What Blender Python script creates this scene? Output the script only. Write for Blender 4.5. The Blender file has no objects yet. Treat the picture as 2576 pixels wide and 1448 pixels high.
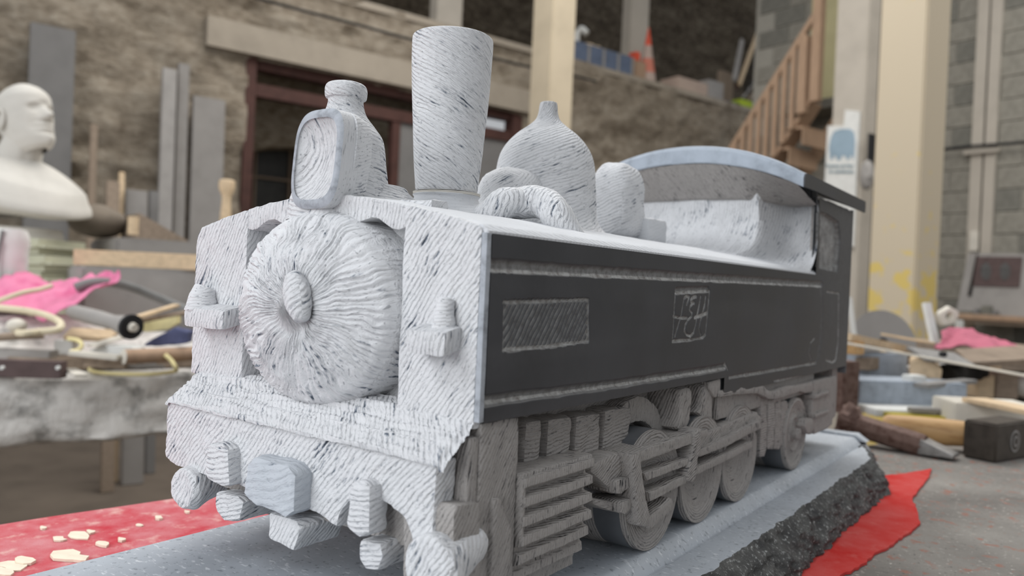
import bpy, bmesh, math, random
import numpy as np
from mathutils import Vector, Matrix, noise
random.seed(7)
PI = math.pi
scene = bpy.context.scene
COL = scene.collection
# ---------------------------------------------------------------- camera
FPX = 1952.14
CAM = Vector((0.22424, -0.28181, 0.216))
RR = Vector((0.80321934, 0.59401419, 0.04456278))      # image right
RD = Vector((0.03927797, 0.0218327, -0.99898978))      # image down
RF = Vector((-0.59438703, 0.80415824, -0.00579523))    # view direction
cd = bpy.data.cameras.new('camera'); cam = bpy.data.objects.new('camera', cd); COL.objects.link(cam)
m = Matrix.Identity(4)
for i in range(3):
    m[i][0] = RR[i]; m[i][1] = -RD[i]; m[i][2] = -RF[i]; m[i][3] = CAM[i]
cam.matrix_world = m
cd.sensor_width = 36; cd.lens = FPX / 2576 * 36; cd.clip_start = 0.02; cd.clip_end = 100
cd.dof.use_dof = True; cd.dof.focus_distance = 0.47; cd.dof.aperture_fstop = 7.5
scene.camera = cam
# ---------------------------------------------------------------- light
KEY = 38.0; FILLW = 0.46
w = bpy.data.worlds.new('world'); scene.world = w; w.use_nodes = True
bgn = w.node_tree.nodes['Background']; bgn.inputs[0].default_value = (0.93, 0.96, 1.0, 1); bgn.inputs[1].default_value = FILLW
def area(name, loc, target, sx, sy, e, col):
    l = bpy.data.lights.new(name, 'AREA'); l.shape = 'RECTANGLE'; l.size = sx; l.size_y = sy; l.energy = e; l.color = col
    o = bpy.data.objects.new(name, l); COL.objects.link(o); o.location = loc
    o.rotation_euler = (Vector(target) - Vector(loc)).to_track_quat('-Z', 'Y').to_euler()
    return o
area('window_light', (-1.5, -1.9, 2.3), (-0.05, 0.15, 0.2), 1.5, 1.5, KEY, (0.93, 0.96, 1.0))
area('front_fill', (-.2, -4.6, 1.7), (-0.05, 1.5, 0.3), 3.2, 2.2, 118, (0.96, 0.98, 1.0))  # added fill to brighten the bench front and stone wall, no known window
area('overhead_fill', (-1.9, 3.0, 4.6), (-1.2, 3.0, 0), 4.0, 3.5, 250, (1.0, 0.98, 0.95))  # unseen overhead fill, set left so the locomotive shades the right ledge
area('far_overhead_fill', (2.6, 6.0, 5.0), (1.8, 5.6, 0), 3.0, 3.0, 130, (1.0, 0.98, 0.95))  # second overhead fill, added to light the clutter at right
scene.view_settings.view_transform = 'Standard'; scene.view_settings.look = 'None'
scene.view_settings.gamma = 1; scene.view_settings.exposure = 0.0
try: scene.view_settings.use_curve_mapping = False
except Exception: pass
# ---------------------------------------------------------------- frames
WV = Vector((0.28878194, 0.9573949, 0)); NV = Vector((-0.9573949, 0.28878194, 0))
C0 = Vector((CAM.x, CAM.y, 0))
def BW(a, b, z): return C0 + WV * a + NV * b + Vector((0, 0, z))   # room axes: a along the stone wall, b towards it
def ray(px, py): return (RR * (px - 1288) + RD * (py - 724)) / FPX + RF
def at(px, py, ax, v):                                             # point of a world plane
    r = ray(px, py); t = (v - CAM[ax]) / r[ax]; return CAM + r * t
def atB(px, py, ax, v):                                            # same in room axes -> (a, b, z)
    r = ray(px, py); q = (r.dot(WV), r.dot(NV), r.z); c = (0, 0, CAM.z)
    t = (v - c[ax]) / q[ax]; return Vector((q[0] * t, q[1] * t, c[2] + q[2] * t))
def atd(px, py, d): return CAM + ray(px, py) * d
# ---------------------------------------------------------------- object helpers
ROOT = {}
def tag(o, label=None, cat=None, group=None, kind=None):
    if label: o['label'] = label
    if cat: o['category'] = cat
    if group: o['group'] = group
    if kind: o['kind'] = kind
    return o
def thing(name, label, cat, loc=(0, 0, 0), group=None, kind=None, parent=None):
    o = bpy.data.objects.new(name, None); o.empty_display_size = .02; COL.objects.link(o); o.location = loc
    if parent: o.parent = parent; o.location = Vector(loc) - WP(parent)
    return tag(o, label, cat, group, kind)
def WP(o):
    p = Vector(o.location)
    while o.parent: o = o.parent; p += Vector(o.location)
    return p
def link(name, me, mat, parent=None, angle=40, smooth=True):
    co = np.empty(len(me.vertices) * 3, 'f'); me.vertices.foreach_get('co', co); co = co.reshape(-1, 3)
    c = (co.min(0) + co.max(0)) / 2; c[2] = co[:, 2].min()
    me.vertices.foreach_set('co', (co - c).ravel())
    if smooth:
        me.polygons.foreach_set('use_smooth', [True] * len(me.polygons)); me.set_sharp_from_angle(angle=math.radians(angle))
    me.update()
    if mat: me.materials.append(mat)
    o = bpy.data.objects.new(name, me); COL.objects.link(o)
    o.location = Vector([float(v) for v in c])
    if parent: o.parent = parent; o.location = Vector([float(v) for v in c]) - WP(parent)
    return o
def uvbox(bm, ang=45, sc=1.0):
    uv = bm.loops.layers.uv.verify(); ca, sa = math.cos(math.radians(ang)), math.sin(math.radians(ang))
    for f in bm.faces:
        n = f.normal; ax = max(range(3), key=lambda i: abs(n[i]))
        for l in f.loops:
            p = l.vert.co
            q = (p.y, p.z) if ax == 0 else ((p.x, p.z) if ax == 1 else (p.x, p.y))
            l[uv].uv = ((q[0] * ca + q[1] * sa) * sc, (-q[0] * sa + q[1] * ca) * sc)
def tomesh(bm, name='m'):
    bmesh.ops.recalc_face_normals(bm, faces=bm.faces)
    me = bpy.data.meshes.new(name); bm.to_mesh(me); bm.free(); return me
def b_box(bm, lo, hi, fr=None):
    vs = []
    for x in (lo[0], hi[0]):
        for y in (lo[1], hi[1]):
            for z in (lo[2], hi[2]):
                p = Vector((x, y, z)); vs.append(bm.verts.new(fr(x, y, z) if fr else p))
    for q in ((0, 1, 3, 2), (4, 6, 7, 5), (0, 4, 5, 1), (2, 3, 7, 6), (0, 2, 6, 4), (1, 5, 7, 3)):
        bm.faces.new([vs[i] for i in q])
    return vs
def b_prism(bm, poly, ext):
    """poly: list of world points (planar), ext: extrusion vector"""
    n = len(poly); ext = Vector(ext)
    a = [bm.verts.new(Vector(p)) for p in poly]; b = [bm.verts.new(Vector(p) + ext) for p in poly]
    bm.faces.new(a); bm.faces.new(b[::-1])
    for i in range(n): bm.faces.new((a[i], b[i], b[(i + 1) % n], a[(i + 1) % n]))
def b_tube(bm, pts, rad, n=12, cap=True, squash=1.0):
    pts = [Vector(p) for p in pts]; rings = []; prev = None
    for i, p in enumerate(pts):
        t = (pts[min(i + 1, len(pts) - 1)] - pts[max(i - 1, 0)]).normalized()
        if prev is None:
            u = t.cross(Vector((0, 0, 1)));
            if u.length < .2: u = t.cross(Vector((1, 0, 0)))
        else: u = prev - t * prev.dot(t)
        u.normalize(); prev = u; v = t.cross(u)
        r = rad[i] if hasattr(rad, '__len__') else rad
        rings.append([bm.verts.new(p + (u * math.cos(2 * PI * k / n) + v * math.sin(2 * PI * k / n) * squash) * r) for k in range(n)])
    for a, b in zip(rings, rings[1:]):
        for k in range(n): bm.faces.new((a[k], a[(k + 1) % n], b[(k + 1) % n], b[k]))
    if cap: bm.faces.new(rings[0][::-1]); bm.faces.new(rings[-1])
def curve(pts, n=8):
    pts = [Vector(p) for p in pts]; out = []
    P = [pts[0]] + pts + [pts[-1]]
    for i in range(1, len(P) - 2):
        for k in range(n):
            t = k / n; a, b, c, d = P[i - 1], P[i], P[i + 1], P[i + 2]
            out.append(.5 * ((2 * b) + (c - a) * t + (2 * a - 5 * b + 4 * c - d) * t * t + (3 * b - a - 3 * c + d) * t ** 3))
    out.append(pts[-1]); return out
def gridmesh(pos, uv=None, mask=None, attr=None, closed_u=False):
    """pos (nu,nv,3) numpy; quads"""
    nu, nv = pos.shape[:2]; idx = np.arange(nu * nv).reshape(nu, nv)
    if closed_u: A = idx; Bq = np.roll(idx, -1, 0)
    else: A = idx[:-1]; Bq = idx[1:]
    q = np.stack([A[:, :-1], Bq[:, :-1], Bq[:, 1:], A[:, 1:]], -1).reshape(-1, 4)
    if mask is not None: q = q[mask.ravel()]
    me = bpy.data.meshes.new('g'); n = len(q)
    me.vertices.add(nu * nv); me.vertices.foreach_set('co', pos.astype('f').ravel())
    me.loops.add(n * 4); me.loops.foreach_set('vertex_index', q.astype('i').ravel())
    me.polygons.add(n); me.polygons.foreach_set('loop_start', np.arange(0, n * 4, 4, dtype='i'))
    if uv is not None:
        l = me.uv_layers.new(name='UVMap')
        if closed_u:
            U = np.concatenate([uv, uv[:1]], 0).copy(); U[-1, :, 0] = uv[-1, :, 0] + (uv[1, :, 0] - uv[0, :, 0]); U[-1, :, 1] = uv[-1, :, 1] + (uv[1, :, 1] - uv[0, :, 1])
            quv = np.stack([U[:-1, :-1], U[1:, :-1], U[1:, 1:], U[:-1, 1:]], 2).reshape(-1, 4, 2)
            if mask is not None: quv = quv[mask.ravel()]
            l.data.foreach_set('uv', quv.astype('f').ravel())
        else: l.data.foreach_set('uv', uv.reshape(-1, 2)[q.ravel()].astype('f').ravel())
    if attr is not None:
        for k, v in attr.items():
            at_ = me.attributes.new(k, 'FLOAT', 'POINT'); at_.data.foreach_set('value', v.astype('f').ravel())
    me.update(calc_edges=True); me.validate(); return me
def vnoise(X, Y, seed=0):
    """smooth value noise in [-1,1], numpy"""
    xi = np.floor(X).astype(int); yi = np.floor(Y).astype(int); fx = X - xi; fy = Y - yi
    fx = fx * fx * (3 - 2 * fx); fy = fy * fy * (3 - 2 * fy)
    def h(a, b):
        n = (a * 374761393 + b * 668265263 + seed * 982451653) & 0x7fffffff
        n = ((n ^ (n >> 13)) * 1274126177) & 0x7fffffff
        return ((n ^ (n >> 16)) & 0xffff) / 32767.5 - 1
    return (h(xi, yi) * (1 - fx) + h(xi + 1, yi) * fx) * (1 - fy) + (h(xi, yi + 1) * (1 - fx) + h(xi + 1, yi + 1) * fx) * fy
def fbm(X, Y, o=4, seed=0):
    s = 0; a = 1.0; t = 0
    for i in range(o): s = s + a * vnoise(X * 2 ** i, Y * 2 ** i, seed + i * 17); t += a; a *= .5
    return s / t
def carve(name, bm, mat, parent, bev=.0018, maxlen=.008, amp=.0006, ang=50, freq=90, seed=0, smooth=35):
    """hand-cut stone: worn edges, slightly uneven faces"""
    bmesh.ops.recalc_face_normals(bm, faces=bm.faces)
    if bev:
        es = [e for e in bm.edges if len(e.link_faces) == 2 and e.calc_face_angle(0) > .45]
        bmesh.ops.bevel(bm, geom=es, offset=bev, segments=2, affect='EDGES', profile=.6, clamp_overlap=True)
    ng = [f for f in bm.faces if len(f.verts) > 4]
    if ng: bmesh.ops.triangulate(bm, faces=ng)
    for _ in range(5):
        es = [e for e in bm.edges if e.calc_length() > maxlen]
        if not es or len(bm.faces) > 9000: break
        bmesh.ops.subdivide_edges(bm, edges=es, cuts=1, use_grid_fill=True)
        ng = [f for f in bm.faces if len(f.verts) > 4]
        if ng: bmesh.ops.triangulate(bm, faces=ng)
    bm.normal_update(); off = Vector((seed * 3.1, seed * 1.7, 0))
    uvbox(bm, ang)
    dv = [(v, v.normal * (amp * noise.noise(v.co * freq + off) + amp * .6 * noise.noise(v.co * freq * 3 + off))) for v in bm.verts]
    for v, d in dv: v.co += d
    return link(name, tomesh(bm), mat, parent, smooth)
def cbox(name, lo, hi, mat, parent, fr=None, **k):
    bm = bmesh.new(); b_box(bm, lo, hi, fr); return carve(name, bm, mat, parent, **k)
def lathe(prof, c, n=64, axis='z', nr=6, wob=0, twist=0.0, seed=0, sx=1, sy=1, swirl=0.0):
    """prof: [(r,z)], smoothed -> grid mesh with stroke UVs"""
    pr = curve([(p[0], p[1], 0) for p in prof], nr); R = np.array([max(p.x, 1e-5) for p in pr]); Z = np.array([p.y for p in pr])
    L = np.concatenate([[0], np.cumsum(np.hypot(np.diff(R), np.diff(Z)))])
    th = np.arange(n) * 2 * PI / n; T, I = np.meshgrid(th, np.arange(len(R)), indexing='ij')
    r = R[I] * (1 + wob * fbm(np.cos(T) * 2 + 7 + seed, np.sin(T) * 2 + Z[I] * 40 + 9, 3, seed)) + 0 * T
    X = r * np.cos(T) * sx; Y = r * np.sin(T) * sy; ZZ = Z[I]
    if axis == 'z': pos = np.stack([c[0] + X, c[1] + Y, c[2] + ZZ], -1)
    elif axis == 'x': pos = np.stack([c[0] + ZZ, c[1] + X, c[2] + Y], -1)
    else: pos = np.stack([c[0] + X, c[1] + ZZ, c[2] + Y], -1)
    rm = R.mean(); u = T * rm + 0 * L[I]; v = L[I] + twist * T * rm
    if swirl: u, v = L[I], T * rm * 1.0 + swirl * L[I]
    return gridmesh(pos, np.stack([u, v], -1), closed_u=True)
# ---------------------------------------------------------------- materials
def lin(c): return tuple(((v / 255) / 12.92 if v / 255 <= .04045 else ((v / 255 + .055) / 1.055) ** 2.4) for v in c)
class NT:
    def __init__(s, name):
        s.m = bpy.data.materials.new(name); s.m.use_nodes = True; s.t = s.m.node_tree; s.b = s.t.nodes['Principled BSDF']
    def n(s, typ, ins=None, **props):
        nd = s.t.nodes.new(typ)
        for k, v in props.items(): setattr(nd, k, v)
        for k, v in (ins or {}).items(): s.set(nd.inputs[k], v)
        return nd
    def set(s, inp, v):
        if hasattr(v, 'is_output') or isinstance(v, bpy.types.NodeSocket): s.t.links.new(v, inp)
        else: inp.default_value = v
    def math(s, op, a, b=None, c=None, clamp=False):
        nd = s.t.nodes.new('ShaderNodeMath'); nd.operation = op; nd.use_clamp = clamp
        for i, v in enumerate((a, b, c)):
            if v is not None: s.set(nd.inputs[i], v)
        return nd.outputs[0]
    def noise(s, vec, scale, detail=3, rough=.55, dim='3D'):
        nd = s.n('ShaderNodeTexNoise', noise_dimensions=dim); s.set(nd.inputs['Vector'], vec)
        nd.inputs['Scale'].default_value = scale; nd.inputs['Detail'].default_value = detail; nd.inputs['Roughness'].default_value = rough
        return nd.outputs[0]
    def ramp(s, f, stops):
        nd = s.t.nodes.new('ShaderNodeValToRGB'); cr = nd.color_ramp
        while len(cr.elements) < len(stops): cr.elements.new(.5)
        for e, (p, c) in zip(cr.elements, stops): e.position = p; e.color = tuple(c) + (1,) if len(c) == 3 else c
        s.set(nd.inputs[0], f); return nd.outputs[0]
    def mix(s, f, a, b, mode='MIX'):
        nd = s.t.nodes.new('ShaderNodeMix'); nd.data_type = 'RGBA'; nd.blend_type = mode
        s.set(nd.inputs[0], f)
        for i, v in ((6, a), (7, b)): s.set(nd.inputs[i], (tuple(v) + (1,)) if isinstance(v, tuple) and len(v) == 3 else v)
        return nd.outputs[2]
    def bump(s, h, strength, dist):
        nd = s.n('ShaderNodeBump'); s.set(nd.inputs['Height'], h); nd.inputs['Strength'].default_value = strength; nd.inputs['Distance'].default_value = dist
        return nd.outputs[0]
    def fin(s, col, rough=.8, bump=None, metal=0, spec=.3):
        s.set(s.b.inputs['Base Color'], col if not isinstance(col, tuple) else col + (1,)); s.set(s.b.inputs['Roughness'], rough)
        s.b.inputs['Metallic'].default_value = metal; s.b.inputs['Specular IOR Level'].default_value = spec
        if bump is not None: s.set(s.b.inputs['Normal'], bump)
        return s.m
def plain(name, c, rough=.8, var=.12, scale=30, bump=.3, bdist=.002, metal=0, c2=None, spec=.3, stretch=None):
    t = NT(name); co = t.n('ShaderNodeTexCoord').outputs['Object']
    if stretch: mp = t.n('ShaderNodeMapping'); t.set(mp.inputs[0], co); mp.inputs['Scale'].default_value = stretch; co = mp.outputs[0]
    n1 = t.noise(co, scale, 5, .6); c = lin(c); c2 = lin(c2) if c2 else tuple(v * (1 - 2 * var) for v in c)
    hi = tuple(min(1, v * (1 + var)) for v in c)
    col = t.ramp(n1, [(.3, c2), (.5, c), (.72, hi)])
    return t.fin(col, rough, t.bump(n1, bump, bdist), metal, spec)
def chisel(name, white=(216, 217, 219), grey=(100, 109, 122), pitch=.0027, cover=.40, depth=.0010, pits=.45, streak=1.0, warm=None):
    t = NT(name); uv = t.n('ShaderNodeTexCoord').outputs['UV']
    low = t.noise(uv, 28, 2, .5, '2D'); mid = t.noise(uv, 120, 2, .5, '2D')
    sp = t.n('ShaderNodeSeparateXYZ', {0: uv}); u, v = sp.outputs[0], sp.outputs[1]
    v2 = t.math('ADD', v, t.math('MULTIPLY', t.math('SUBTRACT', low, .5), .0065))
    v2 = t.math('ADD', v2, t.math('MULTIPLY', t.math('SUBTRACT', mid, .5), .0009))
    wv = t.math('SINE', t.math('MULTIPLY', v2, 2 * PI / pitch))
    wv = t.math('MULTIPLY_ADD', wv, .5, .5)
    cx = t.n('ShaderNodeCombineXYZ', {0: t.math('MULTIPLY', u, 70), 1: t.math('MULTIPLY', v2, 420)}).outputs[0]
    st = t.noise(cx, 1.0, 3, .6, '2D')
    cx2 = t.n('ShaderNodeCombineXYZ', {0: t.math('MULTIPLY', u, 260), 1: t.math('MULTIPLY', v2, 900)}).outputs[0]
    st2 = t.noise(cx2, 1.0, 2, .6, '2D'); fine = t.noise(uv, 1500, 2, .7, '2D')
    h = t.math('ADD', t.math('MULTIPLY', wv, .38), t.math('MULTIPLY', st, .85 * streak))
    h = t.math('ADD', h, t.math('MULTIPLY', st2, .45))
    h = t.math('ADD', h, t.math('MULTIPLY', fine, .14))
    h0 = t.math('ADD', t.math('MULTIPLY', wv, .17), t.math('MULTIPLY_ADD', st, .9 * streak, .10))
    h0 = t.math('ADD', h0, t.math('MULTIPLY', st2, .50))
    patch = t.noise(uv, 45, 3, .6, '2D')
    f = t.math('ADD', h0, t.math('MULTIPLY', t.math('SUBTRACT', patch, .5), .8))
    lo = .86 - cover * .5
    W, G = lin(white), lin(grey); Dk = tuple(v * .35 for v in G)
    col = t.ramp(t.math('SUBTRACT', f, lo - .5), [(.24, Dk), (.36, G), (.45, tuple(a * .55 + b * .45 for a, b in zip(W, G))), (.57, W)])
    if pits:
        pn = t.noise(cx2, 1.3, 1, .5, '2D'); pm = t.ramp(pn, [(.24, (1, 1, 1)), (.30, (0, 0, 0))])
        col = t.mix(t.math('MULTIPLY', pm, pits), col, Dk)
    if warm: col = t.mix(t.ramp(t.noise(uv, 14, 3, .6, '2D'), [(.5, (0, 0, 0)), (.68, (.5, .5, .5))]), col, lin(warm))
    return t.fin(col, .92, t.bump(h, 1.0, depth * 1.3), 0, .15)
M = {}
M['chisel'] = chisel('chiselled white stone')
M['chisel_bare'] = chisel('scraped bare blue stone', white=(190, 195, 201), grey=(138, 145, 154), pitch=.0042, cover=.62, depth=.0006, pits=.2)
M['chisel_fine'] = chisel('finely chiselled stone', pitch=.0019, depth=.0005, cover=.55, pits=.6)
M['chisel_shaded'] = chisel('chiselled grey underframe stone', white=(164, 160, 157), grey=(76, 76, 78), pitch=.0021, cover=.42, depth=.0009, pits=.5)  # same stone, darker colour stands in for shade, with less white dust
M['chisel_smooth'] = chisel('softly scored stone', white=(206, 208, 211), grey=(134, 142, 152), pitch=.0030, cover=.75, depth=.00035, pits=.2)
M['bluestone'] = plain('honed blue stone', (160, 169, 180), .5, .12, 60, .15, .0006)
M['blueedge'] = plain('scuffed blue grey edge stone', (168, 173, 180), .6, .2, 150, .4, .0006)
def polished():
    t = NT('polished dark stone'); co = t.n('ShaderNodeTexCoord').outputs['Object']
    a = t.n('ShaderNodeAttribute', attribute_name='dust').outputs['Fac']  # groove dust and wear, plus the reflection painted towards the rear
    n1 = t.noise(co, 14, 4, .6); n2 = t.noise(co, 240, 3, .6)
    base = t.ramp(n1, [(.35, lin((44, 45, 49))), (.65, lin((60, 61, 65)))])
    dust = t.ramp(n2, [(.3, lin((132, 128, 124))), (.6, lin((182, 182, 180)))])
    col = t.mix(a, base, dust)
    r = t.math('ADD', t.math('MULTIPLY', a, .45), t.math('MULTIPLY_ADD', n1, .25, .30), None, True)
    return t.fin(col, r, t.bump(n2, .15, .0003), 0, .45)
M['polished'] = polished()
M['tread'] = plain('smooth sawn dark stone', (100, 103, 107), .45, .12, 40, .1, .0004)
def slabmat():
    t = NT('sawn blue grey slab'); co = t.n('ShaderNodeTexCoord').outputs['Object']
    n1 = t.noise(co, 9, 5, .6); n2 = t.noise(co, 260, 2, .6)
    mp = t.n('ShaderNodeMapping'); t.set(mp.inputs[0], co); mp.inputs['Rotation'].default_value = (0, 0, .5); mp.inputs['Scale'].default_value = (160, 420, 300)
    n3 = t.noise(mp.outputs[0], 1, 2, .5)
    base = t.ramp(n1, [(.3, lin((160, 166, 173))), (.7, lin((190, 197, 205)))])
    col = t.mix(t.ramp(n3, [(.60, (0, 0, 0)), (.72, (.55, .55, .55))]), base, lin((236, 239, 243)))
    col = t.mix(t.ramp(n2, [(.30, (.5, .5, .5)), (.40, (0, 0, 0))]), col, lin((88, 94, 102)))
    return t.fin(col, .5, t.bump(n2, .15, .0004), 0, .35)
M['slab'] = slabmat()
def rockmat():
    t = NT('rough broken dark rock'); co = t.n('ShaderNodeTexCoord').outputs['Object']
    n1 = t.noise(co, 40, 6, .7); n2 = t.noise(co, 330, 4, .7); n3 = t.noise(co, 14, 2, .5)
    base = t.ramp(n1, [(.3, lin((60, 60, 61))), (.7, lin((108, 108, 106)))])
    col = t.mix(t.ramp(n2, [(.56, (0, 0, 0)), (.70, (.85, .85, .85))]), base, lin((205, 208, 206)))
    return t.fin(col, .85, t.bump(t.math('ADD', n1, n2), .9, .003), 0, .3)
M['rock'] = rockmat()
def tablemat():
    t = NT('worn grey flecked bench top'); co = t.n('ShaderNodeTexCoord').outputs['Object']
    n1 = t.noise(co, 6, 5, .6); n2 = t.noise(co, 210, 3, .7); n4 = t.noise(co, 75, 3, .6)
    base = t.ramp(n1, [(.3, lin((100, 96, 92))), (.7, lin((148, 144, 138)))])
    col = t.mix(t.ramp(n2, [(.62, (0, 0, 0)), (.72, (.8, .8, .8))]), base, lin((205, 200, 192)))
    col = t.mix(t.ramp(n4, [(.58, (0, 0, 0)), (.68, (.6, .6, .6))]), col, lin((158, 92, 70)))
    col = t.mix(t.ramp(n2, [(.28, (.7, .7, .7)), (.38, (0, 0, 0))]), col, lin((66, 66, 66)))
    return t.fin(col, .85, t.bump(n2, .5, .0008), 0, .25)
M['table'] = tablemat()
def felt(name, c, dusty, c_d=(232, 180, 176)):
    t = NT(name); co = t.n('ShaderNodeTexCoord').outputs['Object']
    n1 = t.noise(co, 22, 5, .65); n2 = t.noise(co, 900, 2, .6); n3 = t.noise(co, 60, 4, .65)
    col = t.mix(t.ramp(n1, [(.34, (0, 0, 0)), (.66, (dusty, dusty, dusty))]), lin(c), lin(c_d))
    col = t.mix(t.math('MULTIPLY', t.ramp(n3, [(.55, (0, 0, 0)), (.72, (1, 1, 1))]), dusty * .8), col, lin((222, 190, 180)))
    return t.fin(col, .95, t.bump(n2, .6, .0006), 0, .1)
M['felt_bright'] = felt('bright red felt', (196, 50, 46), .15)
M['felt_dusty'] = felt('dusty red felt', (190, 66, 76), .8, (206, 146, 150))
def stonewall(name, c0, c1, c2, sc=2.2, bd=.05):
    t = NT(name); co = t.n('ShaderNodeTexCoord').outputs['Object']
    mp = t.n('ShaderNodeMapping'); t.set(mp.inputs[0], co); mp.inputs['Scale'].default_value = (1, 1, 2.2)
    n1 = t.noise(mp.outputs[0], sc, 6, .65); n2 = t.noise(mp.outputs[0], sc * 5, 5, .7)
    f = t.math('MULTIPLY_ADD', n2, .6, t.math('MULTIPLY', n1, .4))
    col = t.ramp(f, [(.36, lin(c0)), (.5, lin(c1)), (.62, lin(c2))])
    return t.fin(col, .95, t.bump(f, .8, bd), 0, .1)
M['rubble'] = stonewall('whitewashed rubble masonry', (112, 101, 87), (146, 135, 120), (168, 158, 143))
M['upper'] = stonewall('dark rubble masonry', (48, 42, 35), (84, 75, 64), (112, 104, 90))
M['arch'] = stonewall('pale arch masonry', (120, 108, 90), (168, 156, 138), (190, 180, 164))
M['concrete'] = plain('painted concrete', (158, 148, 134), .9, .08, 5, .3, .01)
M['column'] = plain('cream painted column', (196, 182, 158), .8, .05, 4, .1, .003)
M['greycol'] = plain('pale grey column', (186, 178, 166), .85, .05, 4, .1, .003)
M['block'] = plain('grey concrete block', (146, 142, 132), .95, .13, 22, .5, .004)
M['block2'] = plain('dark concrete block', (124, 122, 114), .95, .13, 22, .5, .004)
M['mortar'] = plain('mortar', (164, 160, 150), .95, .08, 30, .3, .002)
M['maroon'] = plain('maroon painted steel', (78, 52, 46), .7, .15, 8, .1, .002)
M['dark'] = plain('dark interior', (34, 31, 27), .95, .3, 6, .3, .01)
M['glass'] = plain('dark dusty glass', (40, 38, 32), .35, .3, 12, .1, .002, spec=.4)
M['gslab'] = plain('sawn grey stone slab', (142, 138, 134), .8, .06, 7, .1, .002)
M['gslab2'] = plain('pale sawn stone slab', (158, 154, 150), .8, .08, 7, .1, .002)
M['gslab3'] = plain('blue grey sawn slab', (122, 120, 118), .8, .05, 7, .1, .002)
M['bench'] = plain('dusty rough stone', (222, 218, 212), .95, .11, 16, .8, .012, c2=(132, 130, 126))
M['floor'] = plain('dusty concrete floor', (104, 94, 84), .95, .12, 4, .3, .004)
M['wood'] = plain('pale pine wood', (212, 188, 156), .8, .10, 10, .2, .001, stretch=(1, 8, 8))
M['wood_grey'] = plain('weathered grey brown wood', (150, 134, 118), .9, .15, 10, .3, .001, stretch=(1, 8, 8))
M['wood_or'] = plain('orange brown stair timber', (172, 144, 120), .8, .10, 6, .2, .001, stretch=(8, 8, 1))
M['handle'] = plain('varnished ash handle', (196, 158, 110), .5, .12, 14, .1, .0005, stretch=(1, 6, 6), c2=(160, 118, 74))
M['iron'] = plain('dark forged iron', (82, 76, 70), .5, .18, 60, .4, .0006, metal=.55)
M['rust'] = plain('rusty chisel steel', (116, 94, 86), .7, .2, 90, .4, .0006, c2=(80, 52, 42), metal=.2)
M['steel'] = plain('scraped steel', (150, 148, 146), .5, .12, 120, .3, .0004, metal=.5)
M['white'] = plain('white painted surface', (222, 222, 218), .8, .05, 20, .1, .0005)
M['paper'] = plain('dusty off white paper', (214, 208, 196), .9, .06, 14, .1, .0005)
M['plaster'] = plain('matt plaster', (206, 202, 194), .9, .05, 10, .25, .004)
M['browncover'] = plain('brown grey dusty sacking', (128, 118, 106), .95, .15, 10, .4, .006)
M['greensack'] = plain('pale green sacking', (188, 187, 166), .9, .10, 9, .3, .006)
M['pink'] = plain('bright pink cloth', (216, 128, 160), .9, .1, 12, .2, .003, c2=(200, 90, 132))
M['pink2'] = plain('dusty rose cloth', (186, 106, 124), .9, .08, 12, .2, .003)
M['cream'] = plain('cream rubber cable', (218, 206, 178), .7, .06, 30, .1, .0006)
M['hose'] = plain('grey rubber hose', (124, 124, 122), .7, .08, 30, .1, .0006)
M['yellow'] = plain('yellow strap', (226, 212, 158), .8, .1, 20, .1, .0006)
M['olive'] = plain('olive yellow plastic', (176, 160, 52), .6, .12, 20, .1, .0006)
M['brown'] = plain('brown painted metal', (92, 76, 74), .6, .12, 20, .2, .0008)
M['black'] = plain('black rubber', (40, 40, 42), .7, .1, 20, .1, .0006)
M['blue'] = plain('faded blue fabric', (84, 88, 118), .9, .15, 30, .2, .001)
M['lime'] = plain('lime green cloth', (176, 196, 60), .8, .1, 10, .1, .001)
M['cone_o'] = plain('orange plastic', (224, 92, 66), .6, .06, 10, .1, .001)
M['crateblue'] = plain('blue grey plastic', (100, 112, 134), .6, .1, 10, .1, .001)
M['boxpink'] = plain('pinkish board', (186, 166, 152), .9, .06, 8, .1, .001)
M['chip'] = plain('white plaster chip', (232, 220, 200), .9, .06, 80, .3, .0006)
M['doorpaint'] = plain('pale yellow green door paint', (190, 182, 142), .8, .05, 4, .1, .001)
# ================================================================ SETTING
FLOOR = -.95; BWALL = 6.29; ABLK = 7.6
def fB(a, b, z): return BW(a, b, z)
def bobj(name, lo, hi, mat, parent=None, bev=0, label=None, cat=None, group=None, kind=None, rz=0, bm=None):
    """box in room axes"""
    bm = bmesh.new() if bm is None else bm; b_box(bm, lo, hi, fB)
    if bev: 
        bmesh.ops.recalc_face_normals(bm, faces=bm.faces); bmesh.ops.bevel(bm, geom=bm.edges[:], offset=bev, segments=2, affect='EDGES')
    return tag(link(name, tomesh(bm), mat, parent), label, cat, group, kind)
bobj('floor', (-4, -3.5, FLOOR - .1), (10, 10, FLOOR), M['floor'], kind='structure')
def wallgrid(name, a0, a1, z0, z1, b, mat, amp, st=.05, holes=(), thick=.5, freq=1.6):
    A = np.arange(a0, a1 + 1e-6, st); Z = np.arange(z0, z1 + 1e-6, st); AA, ZZ = np.meshgrid(A, Z, indexing='ij')
    D = b - amp * (fbm(AA * freq, ZZ * freq * 2.3, 4, 5) + .5 * fbm(AA * freq * 4 + 3, ZZ * freq * 6, 3, 9))
    P = np.array(C0)[None, None] + AA[..., None] * np.array(WV) + D[..., None] * np.array(NV); P[..., 2] = ZZ
    ac = (A[:-1] + A[1:]) / 2; zc = (Z[:-1] + Z[1:]) / 2; AC, ZC = np.meshgrid(ac, zc, indexing='ij'); mk = np.ones(AC.shape, bool)
    for h in holes: mk &= ~((AC > h[0]) & (AC < h[1]) & (ZC > h[2]) & (ZC < h[3]))
    return tag(link(name, gridmesh(P, mask=mk), mat), kind='structure')
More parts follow.
